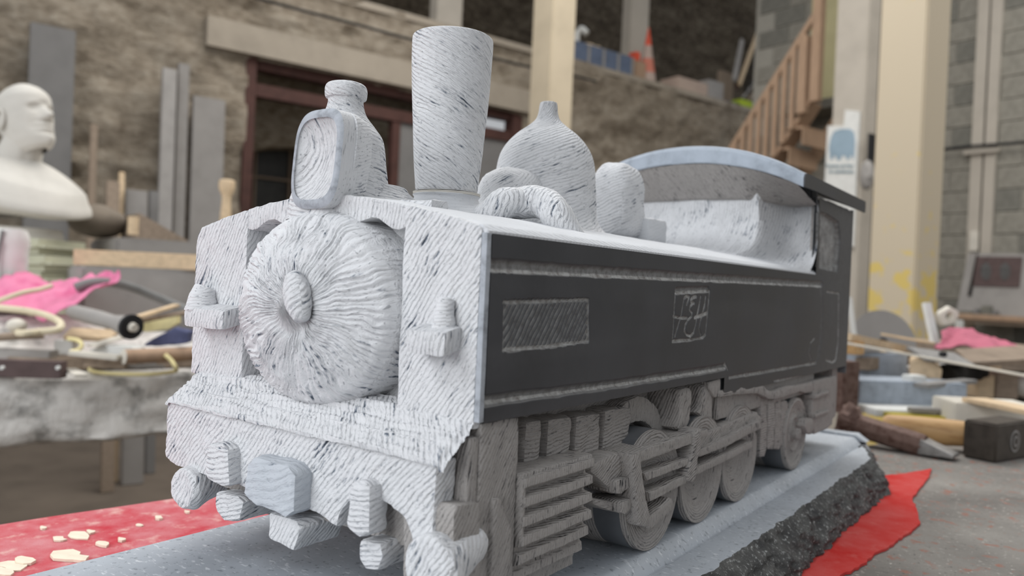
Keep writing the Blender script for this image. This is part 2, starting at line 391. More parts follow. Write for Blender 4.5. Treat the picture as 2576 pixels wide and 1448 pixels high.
LEDGE = 2.62; BEAM0, BEAM1 = 1.935, 2.16
wallgrid('wall_left', -2.2, 9.0, FLOOR, LEDGE, BWALL, M['rubble'], .085, st=.035, holes=[(1.95, 4.68, FLOOR - 1, BEAM0)])
bobj('trim_1', (-2.2, BWALL - .02, LEDGE - .06), (9.0, BWALL + 2.6, LEDGE), M['concrete'], kind='structure')
wallgrid('wall_back', -3, 15, LEDGE - .1, 6.2, BWALL + 2.5, M['upper'], .09, st=.08)
bobj('trim_2', (1.62, BWALL - .09, BEAM0), (5.3, BWALL + .3, BEAM1), M['concrete'], kind='structure')
# opening jambs, inner arch wall and dark glazing
fr = thing('door_1', None, None, BW(3.3, BWALL + .1, FLOOR), kind='structure')
for nm, lo, hi in (('door_post', (1.95, BWALL - .02, FLOOR), (2.03, BWALL + .12, BEAM0)), ('door_post', (4.60, BWALL - .02, FLOOR), (4.72, BWALL + .12, BEAM0)),
                   ('transom', (2.03, BWALL, BEAM0 - .30), (4.6, BWALL + .10, BEAM0 - .20)), ('head_rail', (2.03, BWALL + .02, BEAM0 - .08), (4.6, BWALL + .14, BEAM0)),
                   ('mullion', (3.28, BWALL + .01, FLOOR), (3.36, BWALL + .09, BEAM0 - .3))):
    bobj(nm, lo, hi, M['maroon'], fr)
bobj('panel', (3.36, BWALL + .03, FLOOR), (4.6, BWALL + .06, BEAM0 - .3), M['gslab3'], fr)
bi = BWALL + .9
def archwall():
    A = np.linspace(1.2, 4.2, 60); n = 24; c, hw, spring, rise = 2.95, .95, 1.02, .55
    bm = bmesh.new(); prev = None
    for a in A:
        t = abs(a - c) / hw; zl = FLOOR if t >= 1 else spring + rise * math.sqrt(max(0, 1 - t * t)) * .75
        f = [bm.verts.new(BW(a, bi, zl)), bm.verts.new(BW(a, bi, 2.6)), bm.verts.new(BW(a, bi + .3, zl))]
        if prev: bm.faces.new((prev[0], f[0], f[1], prev[1])); bm.faces.new((prev[2], f[2], f[0], prev[0]))
        prev = f
    return tag(link('wall_inner', tomesh(bm), M['arch'], smooth=False), kind='structure')
archwall()
win = thing('window_1', None, None, BW(2.95, bi + .3, FLOOR), kind='structure')
bobj('pane', (1.9, bi + .32, FLOOR), (4.0, bi + .34, 1.7), M['glass'], win)
for a in np.arange(2.1, 4.0, .34): bobj('glazing_bar', (a, bi + .29, FLOOR), (a + .022, bi + .32, 1.6), M['wood_grey'], win)
for z in (.1, .62, 1.12): bobj('glazing_bar', (1.95, bi + .28, z), (3.95, bi + .31, z + .022), M['wood_grey'], win)
# block wall (end wall)
bw = bobj('wall_end', (ABLK, -1.5, FLOOR), (ABLK + .2, 5.65, 5.2), M['mortar'], kind='structure')
rb = random.Random(3)
cache = {}
def block(a, b, z, L=.39, H=.19, parent=bw, mk='block'):
    key = (round(L, 2), mk)
    if key not in cache:
        bm = bmesh.new(); b_box(bm, (-.012, -L / 2, 0), (.014, L / 2, H), lambda x, y, z_: WV * x + NV * y + Vector((0, 0, z_)))
        bmesh.ops.recalc_face_normals(bm, faces=bm.faces); bmesh.ops.bevel(bm, geom=bm.edges[:], offset=.006, segments=1, affect='EDGES')
        me = tomesh(bm); me.materials.append(M[mk]); cache[key] = me
    o = bpy.data.objects.new('concrete_block', cache[key]); COL.objects.link(o); o.parent = parent
    o.location = BW(a, b, z) - WP(parent) + WV * (-.004 * rb.random()); return o
for k in range(29):
    z = -.75 + k * .2
    for j in range(-3, 15):
        b = j * .4 + (.2 if k % 2 else 0)
        if b + .2 > 5.65: continue
        px = 1288 + FPX * ((WV * ABLK + NV * b).dot(RR)) / ((WV * ABLK + NV * b).dot(RF)); 
        vis = (1900 < px < 2060 and z > 1.0) or (px > 2290 and px < 2640 and -.2 < z < 3.2)
        if vis: block(ABLK, b, z, mk='block2' if rb.random() < .35 else 'block')
# stud / duct and cable on the end wall
st = thing('wall_duct', 'pale vertical boarded duct fixed to the grey block wall', 'duct', BW(ABLK - .05, 2.0, .2))
p0 = atB(2440, 500, 0, ABLK - .05); p1 = atB(2498, 500, 0, ABLK - .05)
bobj('board', (ABLK - .05, (p0.y + p1.y) / 2 + .01, .35), (ABLK - .012, p0.y + .01, 4.2), M['greycol'], st)
bobj('board', (ABLK - .05, p1.y, .35), (ABLK - .012, (p0.y + p1.y) / 2 - .01, 4.2), M['greycol'], st)
q = atB(2470, 372, 0, ABLK - .06)
bobj('clip', (ABLK - .09, p1.y - .04, q.z - .05), (ABLK - .05, p0.y + .06, q.z + .0), M['greycol'], st)
bm = bmesh.new(); pts = []
for px, py in ((2200, 402), (2330, 380), (2400, 372), (2450, 367), (2520, 362), (2640, 352)):
    p = atB(px, py, 0, ABLK - .11); pts.append(BW(*p))
b_tube(bm, curve(pts, 4), .014, 8); tag(link('cable', tomesh(bm), M['black']), 'thin dark cable running across the block wall above the poster', 'cable')
# columns
def column(name, px0, px1, a, py, w, mats, label, z0=FLOOR, z1=4.5, dep=.25):
    l = atB(px0, py, 0, a); r = atB(px1, py, 0, a)
    o = bobj(name, (a, r.y, z0), (a + dep, l.y, z1), mats, bev=.008, label=label, cat='column'); return o
t_ = NT('cream column with yellow paint'); co_ = t_.n('ShaderNodeTexCoord').outputs['Object']
s_ = t_.n('ShaderNodeSeparateXYZ', {0: co_}); n_ = t_.noise(co_, 10, 4, .6)
zf = t_.ramp(t_.math('MULTIPLY', s_.outputs[2], .2), [(.24, (1, 1, 1)), (.36, (0, 0, 0))])
fm = t_.ramp(t_.math('ADD', n_, t_.math('MULTIPLY', zf, .20)), [(.665, (0, 0, 0)), (.73, (.8, .8, .8))])
colm = t_.mix(fm, lin((204, 190, 166)), lin((222, 194, 98)))
M['ycol'] = t_.fin(colm, .8, t_.bump(n_, .1, .002))
column('column', 2199, 2317, 4.0, 400, .25, M['ycol'], 'cream square column with yellow paint stains at its foot')
column('column', 1336, 1386, 4.0, 150, .25, M['column'], 'cream square column right of the stone chimney')
column('column', 2098, 2178, 6.3, 200, .25, M['greycol'], 'pale grey column carrying a blue and white banner', dep=.2)
column('column', 2178, 2210, 6.6, 200, .25, M['browncover'], 'narrow brown post behind the yellow-stained column', dep=.1)
for (x0, x1, lb) in ((1100, 1164, 'pale post on the upper ledge directly behind the stone chimney'), (1588, 1634, 'pale post on the upper ledge beside the traffic cone')):
    l = atB(x0, 20, 1, BWALL + .55); r = atB(x1, 20, 1, BWALL + .55)
    bobj('post', (l.x, BWALL + .55, LEDGE), (r.x, BWALL + .7, 5.4), M['greycol'], bev=.006, label=lb, cat='post')
# ================================================================ TABLE + BENCH
TA0, TA1, TB0, TB1 = -.9, 2.6, -.75, .603
tb = thing('work_table', 'grey speckled stone work table under the carved locomotive', 'table', BW(.6, 0, FLOOR))
bobj('table_top', (TA0, TB0, -.07), (TA1, TB1, -.0005), M['table'], tb, bev=.004)
for a in (TA0 + .12, TA1 - .2):
    for b in (TB0 + .1, TB1 - .3): bobj('leg', (a, b, FLOOR), (a + .12, b + .12, -.07), M['wood_grey'], tb)
# rough stone bench at left
bt = -.03
be = thing('stone_bench', 'thick rough-edged stone slab bench at left, covered with tools', 'bench', BW(.5, 2.6, FLOOR))
def benchtop():
    A = np.arange(-1.4, 1.75, .02); prof = [(3.6, -.2), (2.05, -.2)] ; n = 16
    pr = [(2.02, -.19), (1.975, -.185)] + [(1.955 + .0 * i, -.175 + i * (.135 / n)) for i in range(n + 1)] + [(1.965, -.032), (1.985, bt), (2.4, bt), (3.6, bt), (3.6, -.2), (2.02, -.19)]
    P = np.zeros((len(A), len(pr), 3)); base = np.array(C0)
    for i, a in enumerate(A):
        for j, (b, z) in enumerate(pr):
            k = 1 if 1 <= j <= n + 2 else 0
            d = k * (.030 * noise.noise(Vector((a * 5, z * 7, 0))) + .014 * noise.noise(Vector((a * 17, z * 22, 3))) + .006 * noise.noise(Vector((a * 50, z * 60, 3))))
            zz = z + (k * .012 * noise.noise(Vector((a * 6, 9, 0))) if j < n else 0)
            P[i, j] = base + np.array(WV) * a + np.array(NV) * (b + d); P[i, j, 2] = zz
    return link('bench_slab', gridmesh(P), M['bench'], be, 60)
benchtop()
for a in (-.9, .9): bobj('support', (a, 2.25, FLOOR), (a + .3, 3.3, -.19), M['gslab'], be)
# ================================================================ PLINTH
zs, zl = .0441, .036
pl = thing('plinth', 'blue grey stone plinth slab with a raised bed and rough broken right edge', 'plinth', (-.1, .25, 0))
def plinth():
    Y = np.arange(-.46, .771, .01); prof = [(-.236, .0025), (-.238, .040), (-.236, zs), (-.12, zs), (-.0025, zs), (.0, zs - .0006), (.008, zl + .001), (.009, zl - .0006), (.0105, zl - .0006), (.0115, zl), (.025, zl), (.034, zl)]
    P = np.zeros((len(Y), len(prof), 3))
    for i, y in enumerate(Y):
        for j, (x, z) in enumerate(prof): P[i, j] = (x + (.0004 * noise.noise(Vector((y * 30, j, 0)))), y, z)
        cut = max(0, y - .675) * .55
        e = edge(y)
        P[i, 10, 0] = min(.025, e - .004); P[i, 11, 0] = e
    return P
def edge(y):
    e = .036 + .0035 * noise.noise(Vector((y * 18, 1, 0))) + .0025 * noise.noise(Vector((y * 60, 2, 0))) + .0012 * noise.noise(Vector((y * 170, 2, 0)))
    return e - max(0, y - .665) * .30
Y = np.arange(-.46, .7701, .0025)
P = np.zeros((len(Y), 12, 3)); prof = [(-.236, .0025), (-.2385, .040), (-.2365, zs), (-.12, zs), (-.0025, zs), (.0, zs - .0006), (.0075, zl + .001), (.0085, zl - .0007), (.010, zl - .0007), (.011, zl), (.024, zl), (.036, zl)]
for i, y in enumerate(Y):
    for j, (x, z) in enumerate(prof): P[i, j] = (x, y, z)
    e = edge(y); P[i, 11, 0] = e; P[i, 10, 0] = min(.024, e - .006)
    if y > .752:
        for j in range(4, 10): P[i, j, 2] = zl
link('slab_bed', gridmesh(P), M['slab'], pl, 30)
NR = 26; P = np.zeros((len(Y), NR, 3))
for i, y in enumerate(Y):
    e = edge(y)
    for j in range(NR):
        s = j / (NR - 1); z = zl * (1 - s) + .0025 * s; bul = .020 * s + .004 * math.sin(PI * s)
        n_ = .006 * noise.noise(Vector((y * 28, s * 2.2, 5))) + .0035 * noise.noise(Vector((y * 80, s * 6, 7))) + .0018 * noise.noise(Vector((y * 220, s * 15, 9)))
        P[i, j] = (e + bul + n_ * min(1, s * 6), y, z + .0008 * noise.noise(Vector((y * 120, s * 8, 1))) * (0 < s < 1))
bk = link('broken_edge', gridmesh(P), M['rock'], pl, 60); bk['label'] = 'rough dark broken stone edge'
bm = bmesh.new(); y9 = .77; e = edge(y9)
b_prism(bm, [(-.236, y9, .0025), (e + .02, y9, .0025), (e, y9, zl), (.01, y9, zl), (-.0025, y9, zs), (-.236, y9, zs)], (0, .02, 0))
carve('rear_edge', bm, M['slab'], pl, bev=.001, amp=.001)
# ================================================================ LOCOMOTIVE
lo = thing('carved_locomotive', 'white chiselled stone steam locomotive carving with polished dark side on a stone plinth', 'sculpture', (-.12, .34, zs))
CX = -.1205
def ztop(x):
    t = abs(x - CX) / .1205; return .2422 + .019 * (1 - min(1, t) ** 1.7)
# main body: humped top, chiselled
XS = np.linspace(-.2395, -.0005, 90); YS = np.linspace(.0005, .69, 170)
XX, YY = np.meshgrid(XS, YS, indexing='ij')
ZZ = np.vectorize(ztop)(XX) + .0008 * fbm(XX * 60, YY * 60, 3, 2)
edgef = np.clip((np.minimum(XX + .2395, -.0005 - XX)) / .004, 0, 1); ZZ -= .004 * (1 - edgef) ** 2
fe = np.clip((YY - .0005) / .003, 0, 1); ZZ -= .002 * (1 - fe) ** 2
ZZ += .012 * np.exp(-((YY - .60) / .05) ** 2) * np.exp(-((XX - CX) / .07) ** 4)
ang = math.radians(20)
UV = np.stack([YY * math.sin(ang) + XX * math.cos(ang), YY * math.cos(ang) - XX * math.sin(ang)], -1)
top = link('tank_top', gridmesh(np.stack([XX, YY, ZZ], -1), UV), M['chisel_smooth'], lo, 60)
cbox('tank_body', (-.2395, .026, .150), (-.0045, .689, .2405), M['chisel'], lo, bev=.002, maxlen=.03, amp=.0003)
# front faces of the two side tanks
def front(name, x0, x1, slant, y0=0.0, seed=0):
    zb = .1500; n = 10; poly = [(x0, y0, zb - .001), (x1, y0, zb - .003)]
    for k in range(n + 1):
        x = x1 - (x1 - x0) * k / n; poly.append((x, y0, ztop(x) - .0006 - (.007 if (k == n and x0 < -.2) else 0) - (.001 if k in (0, n) else 0)))
    bm = bmesh.new(); b_prism(bm, poly, (0, .03, 0))
    return carve(name, bm, M['chisel'], lo, bev=.0016, maxlen=.0035, amp=.0005, ang=slant, seed=seed, freq=130)
front('tank_front', -.2400, -.1850, 62, seed=1); front('tank_front', -.0535, -.0030, 52, seed=2)
# smokebox recess, arched lip, drum
cbox('smokebox_wall', (-.187, .018, .148), (-.052, .03, .258), M['chisel'], lo, bev=0, maxlen=.006, amp=.0012, ang=40, freq=150)
bm = bmesh.new(); n = 26; outer = []; inner = []
for k in range(n + 1):
    x = -.186 + .134 * k / n; t = (x - CX) / .0670
    outer.append((x, .0005, ztop(x) - .0007)); inner.append((x, .0005, ztop(x) - .0125 - .002 * math.sin(k * 1.1)))
inner = [(p[0], p[1], min(p[2], q[2] - .004)) for p, q in zip(inner, outer)]
b_prism(bm, inner + outer[::-1], (0, .02, 0))
carve('arched_lip', bm, M['chisel'], lo, bev=.001, maxlen=.004, amp=.0008, ang=80, seed=3)
DX, DZ, RX, RZ = -.1185, .1975, .0645, .0535
def disc():
    nt, nr = 900, 46; th = np.arange(nt) * 2 * PI / nt; rr = np.linspace(0.0, 1.0, nr) ** .8
    T, R_ = np.meshgrid(th, rr, indexing='ij')
    dome = -.005 - .017 * (1 - R_ ** 2.2) 
    cxn, szn = np.cos(T) * R_, np.sin(T) * R_
    swirl = T + .25 * fbm(cxn * 2 + 5, szn * 2 + 5, 3, 4) + .10 * R_ + .022 * fbm(cxn * 9 + 5, szn * 9 + 5, 2, 14)
    N1 = 84; ph = swirl * N1 / 1.0
    rid = (np.sin(ph) * .5 + .5) ** .8; rid2 = np.sin(swirl * 39 + 2 * np.sin(T * 5)) * .5
    fade = np.clip((R_ - .17) / .12, 0, 1)
    dome = dome - (.0014 * rid * np.clip(R_ * 1.4, .3, 1) + .0006 * rid2) * fade - .0012 * fbm(cxn * 6 + 9, szn * 6 + 4, 3, 6)
    # boss
    b2 = ((cxn + .03) ** 2 + (szn + .02) ** 2); dome = dome - .006 * np.exp(-b2 / .012) + .0012 * np.exp(-(np.sqrt(b2) - .22) ** 2 / .003)
    rim = np.clip((R_ - .93) / .07, 0, 1); dome = dome + .004 * rim ** 2
    X = DX + .0095 * (1 - R_) + RX * R_ * np.cos(T) * (1 - .006 * rid * fade); Z = DZ + RZ * R_ * np.sin(T) * (1 - .006 * rid * fade)
    P = np.stack([X, dome, Z], -1)
    ext = np.stack([DX + (RX + .001) * np.cos(th) , np.full(nt, .0005), DZ + (RZ + .001) * np.sin(th)], -1); ext2 = ext.copy(); ext2[:, 1] = .022; ext2[:, 0] = DX + (RX + .002) * np.cos(th); ext2[:, 2] = DZ + (RZ + .002) * np.sin(th)
    P = np.concatenate([P, ext[:, None], ext2[:, None]], 1)
    UV = np.stack([R_ * .06, swirl * .0027 * N1 / (2 * PI) ], -1); UV = np.concatenate([UV, UV[:, -1:] + np.array([.006, .0]), UV[:, -1:] + np.array([.028, 0])], 1)
    return gridmesh(P, UV, closed_u=True)
link('smokebox_door', disc(), M['chisel'], lo, 80)
BC = at(748, 745, 1, -.0250); bm = bmesh.new(); bmesh.ops.create_uvsphere(bm, u_segments=40, v_segments=24, radius=1)
for v in bm.verts:
    v.co = Vector((v.co.x * .0095, v.co.y * .0065, v.co.z * .0130)); v.co.x += v.co.z * -.25
    v.co += BC
carve('door_boss', bm, M['chisel'], lo, bev=0, maxlen=.003, amp=.0009, ang=35, seed=5)
# lamp brackets on the tank fronts
def bracket(x0, x1, kx0, kx1, seed, kh):
    bm = bmesh.new(); b_prism(bm, [(x0, .002, .1955), (x1, .002, .1955), (x1 + .0, -.0125, .1925), (x0 + .003, -.0145, .1925)], (0, 0, -.0125))
    carve('lamp_bracket', bm, M['chisel'], lo, bev=.0035, maxlen=.003, amp=.0008, ang=75, seed=seed)
    bm = bmesh.new(); b_tube(bm, [((kx0 + kx1) / 2, -.0035, .191), ((kx0 + kx1) / 2, -.0040, .2), ((kx0 + kx1) / 2, -.002, .195 + kh)], [(kx1 - kx0) * .7, (kx1 - kx0) * .5, (kx1 - kx0) * .42], 14)
    carve('bracket_knob', bm, M['chisel_fine'], lo, bev=.001, maxlen=.003, amp=.0006, ang=10, seed=seed)
q0 = at(472, 735, 1, -.010); q1 = at(572, 735, 1, -.010); k0 = at(500, 670, 1, -.003); k1 = at(538, 670, 1, -.003)
bracket(q0.x, q1.x, k0.x, k1.x, 11, .009)
q0 = at(1026, 775, 1, -.010); q1 = at(1132, 775, 1, -.010); k0 = at(1106, 700, 1, -.003); k1 = at(1144, 700, 1, -.003)
bracket(q0.x, q1.x, k0.x, k1.x, 12, .0125)
# running plate (concave fillet from the tank foot) and buffer beam
bx0, bx1, by = -.2345, -.0030, -.018
XS = np.linspace(bx0, bx1, 160); prof = curve([(.012, .1535, 0), (.001, .1520, 0), (-.0035, .1475, 0), (-.0075, .1440, 0), (-.013, .1395, 0), (by - .0006, .1350, 0), (by - .0016, .1325, 0)], 8)
P = np.zeros((len(XS), len(prof), 3)); U = np.zeros((len(XS), len(prof), 2)); L = 0
for j, p in enumerate(prof):
    if j: L += math.hypot(p.x - prof[j - 1].x, p.y - prof[j - 1].y)
    for i, x in enumerate(XS):
        wid = 1 if bx0 + .003 < x < bx1 - .003 else .5
        bulge = .0012 * noise.noise(Vector((x * 50, j * .3, 0))) + .0006 * noise.noise(Vector((x * 200, j * .8, 0)))
        scal = .0007 * abs(math.sin(x * 2 * PI / .0052)) * math.exp(-((j - 14) / 8) ** 2)
        P[i, j] = (x, p.x - bulge * .5, p.y + bulge - scal - (.002 if wid < 1 else 0)); U[i, j] = (L * .8 + x * .6, x * .8 - L * .6)
link('running_plate', gridmesh(P, U), M['chisel'], lo, 60)
cbox('plate_core', (bx0 + .002, -.012, .11), (bx1 - .012, .03, .1415), M['chisel'], lo, bev=.002, maxlen=.012)
# buffer beam front: with an arch bitten out of its lower edge at right and left
poly = [(bx0, by, .134), (bx0 - .001, by, .098)]
def archpts(c, r, z0, n=8): return [(c - r * math.cos(PI * k / n), by, z0 + r * .75 * math.sin(PI * k / n)) for k in range(n + 1)]
poly += [(bx0 + .012, by, .0945), (-.180, by, .0945)] + [(-.172, by, .095), (-.09, by, .094)] + archpts(-.0470, .027, .0895) + [(-.016, by, .0915), (-.0095, by, .096), (-.0085, by, .134)]
bm = bmesh.new(); b_prism(bm, poly, (0, .014, 0))
carve('buffer_beam', bm, M['chisel'], lo, bev=.0018, maxlen=.0035, amp=.0007, ang=47, seed=6, freq=120)
def onbeam(px, py, y=by - .004): return at(px, py, 1, y)
def fprism(name, pxs, y0, y1, **k):
    bm = bmesh.new(); b_prism(bm, [at(px, py, 1, y0) for px, py in pxs], (0, y1 - y0, 0)); return carve(name, bm, k.pop('mat', M['chisel']), lo, **k)
fprism('beam_rib', [(517, 1118), (556, 1112), (572, 1130), (576, 1222), (556, 1226), (514, 1200)], by - .008, by + .004, bev=.003, maxlen=.004, ang=8, seed=7, amp=.0009)
fprism('beam_rib', [(878, 1212), (912, 1206), (930, 1222), (928, 1345), (902, 1352), (872, 1325)], by - .008, by + .004, bev=.003, maxlen=.004, ang=8, seed=8, amp=.0009)
fprism('coupling_block', [(618, 1165), (640, 1148), (722, 1170), (742, 1196), (738, 1290), (716, 1300), (622, 1258), (610, 1240)], by - .011, by + .004, bev=.005, maxlen=.004, ang=15, seed=9, amp=.0016, mat=M['chisel_bare'])
# hanging fittings and buffers
def buffer(px, py, r, y0, y1, seed):
    c = at(px, py, 1, y0); bm = bmesh.new()
    b_tube(bm, [(c.x, y0, c.z), (c.x, y0 + .004, c.z), (c.x, (y0 + y1) / 2, c.z + .003), (c.x, y1, c.z + .006)], [r * .82, r, r * .86, r * .62], 24)
    carve('buffer', bm, M['chisel'], lo, bev=.002, maxlen=.004, amp=.0012, ang=62, seed=seed)
buffer(457, 1232, .0135, -.024, .008, 1); buffer(1072, 1436, .0155, -.024, .008, 2)
fprism('guard_iron', [(540, 1236), (596, 1246), (612, 1262), (600, 1312), (560, 1312), (538, 1280)], -.018, .010, bev=.003, maxlen=.004, ang=20, seed=3)
fprism('drag_hook', [(676, 1288), (744, 1308), (756, 1330), (738, 1384), (676, 1352)], -.024, .006, bev=.0015, maxlen=.004, ang=60, seed=4)
fprism('guard_iron', [(902, 1356), (956, 1366), (962, 1400), (950, 1436), (916, 1432), (900, 1410)], -.020, .010, bev=.003, maxlen=.004, ang=20, seed=5)
cbox('beam_underside', (bx0 + .006, -.008, .086), (bx1 - .006, .05, .112), M['chisel_shaded'], lo, bev=.004, maxlen=.01, amp=.0015)
# lamp + first dome
def lamp():
    y0 = -.006; c = at(797, 400, 1, y0); hx, hz = .0205, .0275
    bm = bmesh.new(); poly = []
    for k in range(28):
        t = 2 * PI * k / 28 + .01; e = 2.9; cx, sx = math.cos(t), math.sin(t)
        e = 3.8; x = hx * abs(cx) ** (2 / e) * (1 if cx > 0 else -1); z = hz * abs(sx) ** (2 / e) * (1 if sx > 0 else -1)
        x *= 1 + .05 * (z > 0); x += .10 * z
        poly.append((c.x + x, y0, c.z + z))
    poly = [(x_, y0 + .0085, z_) for x_, y_, z_ in poly]
    b_prism(bm, poly, (0, .018, 0))
    for v in bm.verts:
        if v.co.y > .008: v.co.x = c.x + (v.co.x - c.x) * .88 - .004; v.co.z = c.z + (v.co.z - c.z) * .9
    carve('lamp_housing', bm, M['chisel_fine'], lo, bev=.0025, maxlen=.005, amp=.0006, ang=15)
    nt, nr = 64, 18; th = np.arange(nt) * 2 * PI / nt; rr = np.linspace(.001, 1, nr); T, R_ = np.meshgrid(th, rr, indexing='ij')
    def se(a, e=3.6): return np.sign(a) * np.abs(a) ** (2 / e)
    Xd = (hx * .98) * R_ * se(np.cos(T)); Zd = (hz * .98) * R_ * se(np.sin(T)); Xd = Xd + .10 * Zd
    dep = np.where(R_ > .8, 0.0, .0) - .0014 + .0072 * np.clip(1 - (R_ / .90) ** 2, 0, 1) ** .8
    e_ = np.stack([c.x + Xd[:, -1] , np.full(nt, y0), c.z + Zd[:, -1]], -1); e2_ = e_.copy(); e2_[:, 1] = y0 + .012
    link('lamp_side', gridmesh(np.stack([e_, (e_ + e2_) / 2 * np.array([1, 1, 1]), e2_], 1), np.stack([np.stack([th * .024, th * 0 + k], -1) for k in (0, .006, .012)], 1), closed_u=True), M['chisel_fine'], lo, 60)
    rim = link('lamp_rim', gridmesh(np.stack([c.x + Xd, y0 + dep * 0 - .0014 + np.clip(R_ - .93, 0, 1) * .02, c.z + Zd], -1)[:, 14:], closed_u=True), M['blueedge'], lo, 60)
    P = np.stack([c.x + Xd, y0 + dep - .0004, c.z + Zd], -1)[:, :16]
    U = np.stack([Xd * .35 + Zd * .94, Xd * .94 - Zd * .35 + .3 * (Xd ** 2 + Zd ** 2) / .02], -1)[:, :16]
    link('lamp_dish', gridmesh(P, U, closed_u=True), M['chisel'], lo, 80)
    bm = bmesh.new(); b_tube(bm, [(c.x - .002, .016, .246), (c.x - .002, .015, .256), (c.x, .014, .262)], [.024, .019, .0165], 24, squash=.8)
    carve('lamp_foot', bm, M['chisel'], lo, bev=0, maxlen=.005, amp=.0008, ang=80)
lamp()
dc = at(868, 300, 1, .026)
link('front_dome', lathe([(.031, -.010), (.0295, .0005), (.0275, .008), (.0255, .022), (.0240, .034), (.0222, .041), (.0178, .047), (.0130, .053), (.0108, .058), (.0102, .0625), (.0118, .0638), (.0122, .0685), (.0108, .0715), (.006, .0730), (.0, .0730)], (dc.x, .026, .257), 72, wob=.03, twist=.25, seed=3), M['chisel'], lo, 50)
link('dome_skirt', lathe([(.046, -.007), (.038, -.001), (.031, .003), (.025, .008), (.020, .012), (.0, .013)], (dc.x + .004, .044, .2590), 64, wob=.03, twist=.25, seed=5, sy=.95), M['chisel'], lo, 60)
# chimney
cc = at(1131, 300, 1, .109)
link('chimney_base', lathe([(.040, -.006), (.031, .000), (.0245, .005), (.0215, .010), (.0208, .0125), (.0, .0125)], (cc.x, .109, .2605), 64, wob=.02, seed=8), M['chisel_smooth'], lo, 60)
link('mortar_joint', lathe([(.0, .0), (.0206, .0), (.0222, .0008), (.0206, .002), (.0, .002)], (cc.x, .109, .2725), 64, nr=3, wob=.10, seed=5), M['plaster'], lo, 60)
link('chimney', lathe([(.0, .0005), (.0190, .0005), (.0204, .0012), (.0210, .004), (.0228, .022), (.0244, .045), (.0258, .066), (.0268, .088), (.0271, .1010), (.0263, .1035), (.0235, .1040), (.022, .1035), (.021, .095), (.0, .095)], (cc.x, .109, .2742), 110, nr=7, wob=.012, twist=.62, seed=2), M['chisel'], lo, 50)
# low dome, curved pipe ridge
ld = at(1292, 470, 1, .182)
bm = bmesh.new(); bmesh.ops.create_uvsphere(bm, u_segments=36, v_segments=20, radius=1)
for v in bm.verts:
    c = v.co; s = lambda a, e: math.copysign(abs(a) ** e, a)
    v.co = Vector((s(c.x, .75) * .024, s(c.y, .75) * .026, s(c.z, .7) * .027)) + Vector((ld.x, .182, .2745))
carve('low_dome', bm, M['chisel_fine'], lo, bev=0, maxlen=.006, amp=.001, ang=35, seed=4)
bm = bmesh.new(); pts = [at(px, py, 2, z) for px, py, z in ((1262, 517, .266), (1310, 510, .269), (1355, 508, .270), (1386, 522, .266), (1402, 545, .260))]; pts = [pts[0] + Vector((-.016, -.006, -.018))] + pts + [pts[-1] + Vector((.006, .012, -.020))]
b_tube(bm, curve(pts, 6), .0105, 16, squash=1); carve('curved_pipe', bm, M['chisel'], lo, bev=0, maxlen=.005, amp=.001, ang=80, seed=6)
# big dome
d2 = at(1374, 400, 1, .222)
link('steam_dome', lathe([(.060, -.006), (.048, .001), (.0425, .010), (.0408, .024), (.0392, .042), (.0368, .056), (.032, .066), (.0245, .0745), (.016, .081), (.0100, .0865), (.0078, .092), (.0070, .0985), (.0058, .1005), (.0, .1008)], (d2.x, .222, .2585), 96, nr=6, wob=.02, twist=-.55, seed=6), M['chisel'], lo, 60)
# block behind the dome and little step
bk3 = at(1552, 480, 1, .335)
bm = bmesh.new(); bmesh.ops.create_uvsphere(bm, u_segments=36, v_segments=22, radius=1)
for v in bm.verts:
    c = v.co; s = lambda a, e: math.copysign(abs(a) ** e, a); k = 1.25 - .25 * c.z
    v.co = Vector((s(c.x, .6) * .0175 * k, s(c.y, .6) * .019 * k, s(c.z, .55) * .035)) + Vector((bk3.x, .335, .2935))
carve('safety_valve', bm, M['chisel'], lo, bev=0, maxlen=.006, amp=.0012, ang=20, seed=7)
p = at(1630, 560, 1, .362); bm = bmesh.new(); b_box(bm, (p.x - .012, .345, .255), (p.x + .010, .385, .281))
carve('valve_step', bm, M['chisel_smooth'], lo, bev=.006, maxlen=.005, amp=.0012, ang=20, seed=8)
# cab front bulkhead with hollow
XS = np.linspace(-.2385, -.0006, 130); ZS = np.linspace(.240, .345, 60); XX, ZZ = np.meshgrid(XS, ZS, indexing='ij')
xe = -.050; Yb = np.full(XX.shape, .505)
for sgn, e in ((1, xe), (-1, 2 * CX - xe)):
    d = (XX - e) * sgn; Yb += np.where(d > 0, .076 * (1 - np.exp(-np.clip(d, 0, 1) / .007)) - .037 * np.clip((d - .012) / .036, 0, 1.2) ** 1.5, 0)
ZZ = np.minimum(ZZ, .3335 + .0345 * (1 - np.clip(np.abs((XX - CX) / .1255), 0, 1) ** 2.1) - .0075)
Yb = Yb - .055 * np.exp(-np.clip(ZZ - np.vectorize(ztop)(XX), .0, 1) / .0085) * (1 - .85 * np.clip((XX + .012) / .012, 0, 1))
Yb = Yb + .010 * np.sin((ZZ - .25) / .07 * PI) + .0015 * fbm(XX * 70, ZZ * 70, 3, 8)
UV = np.stack([ZZ * .95 + XX * .25 , XX * .9 - .3 * ZZ + 6 * (ZZ - .285) ** 2 + Yb * .3], -1)
link('cab_front', gridmesh(np.stack([XX, Yb, ZZ], -1), UV), M['chisel'], lo, 80)
cbox('cab_core', (-.2385, .60, .235), (-.0048, .689, .3215), M['chisel_shaded'], lo, bev=.001, maxlen=.02)
# cab side strip behind polished side
for x0, x1 in ((-.010, -.0048), (-.2385, -.232)):
    cbox('cab_sheet', (x0, .556, .238), (x1, .575, .3185), M['chisel_shaded'], lo, bev=.0005, maxlen=.012, amp=.0002)
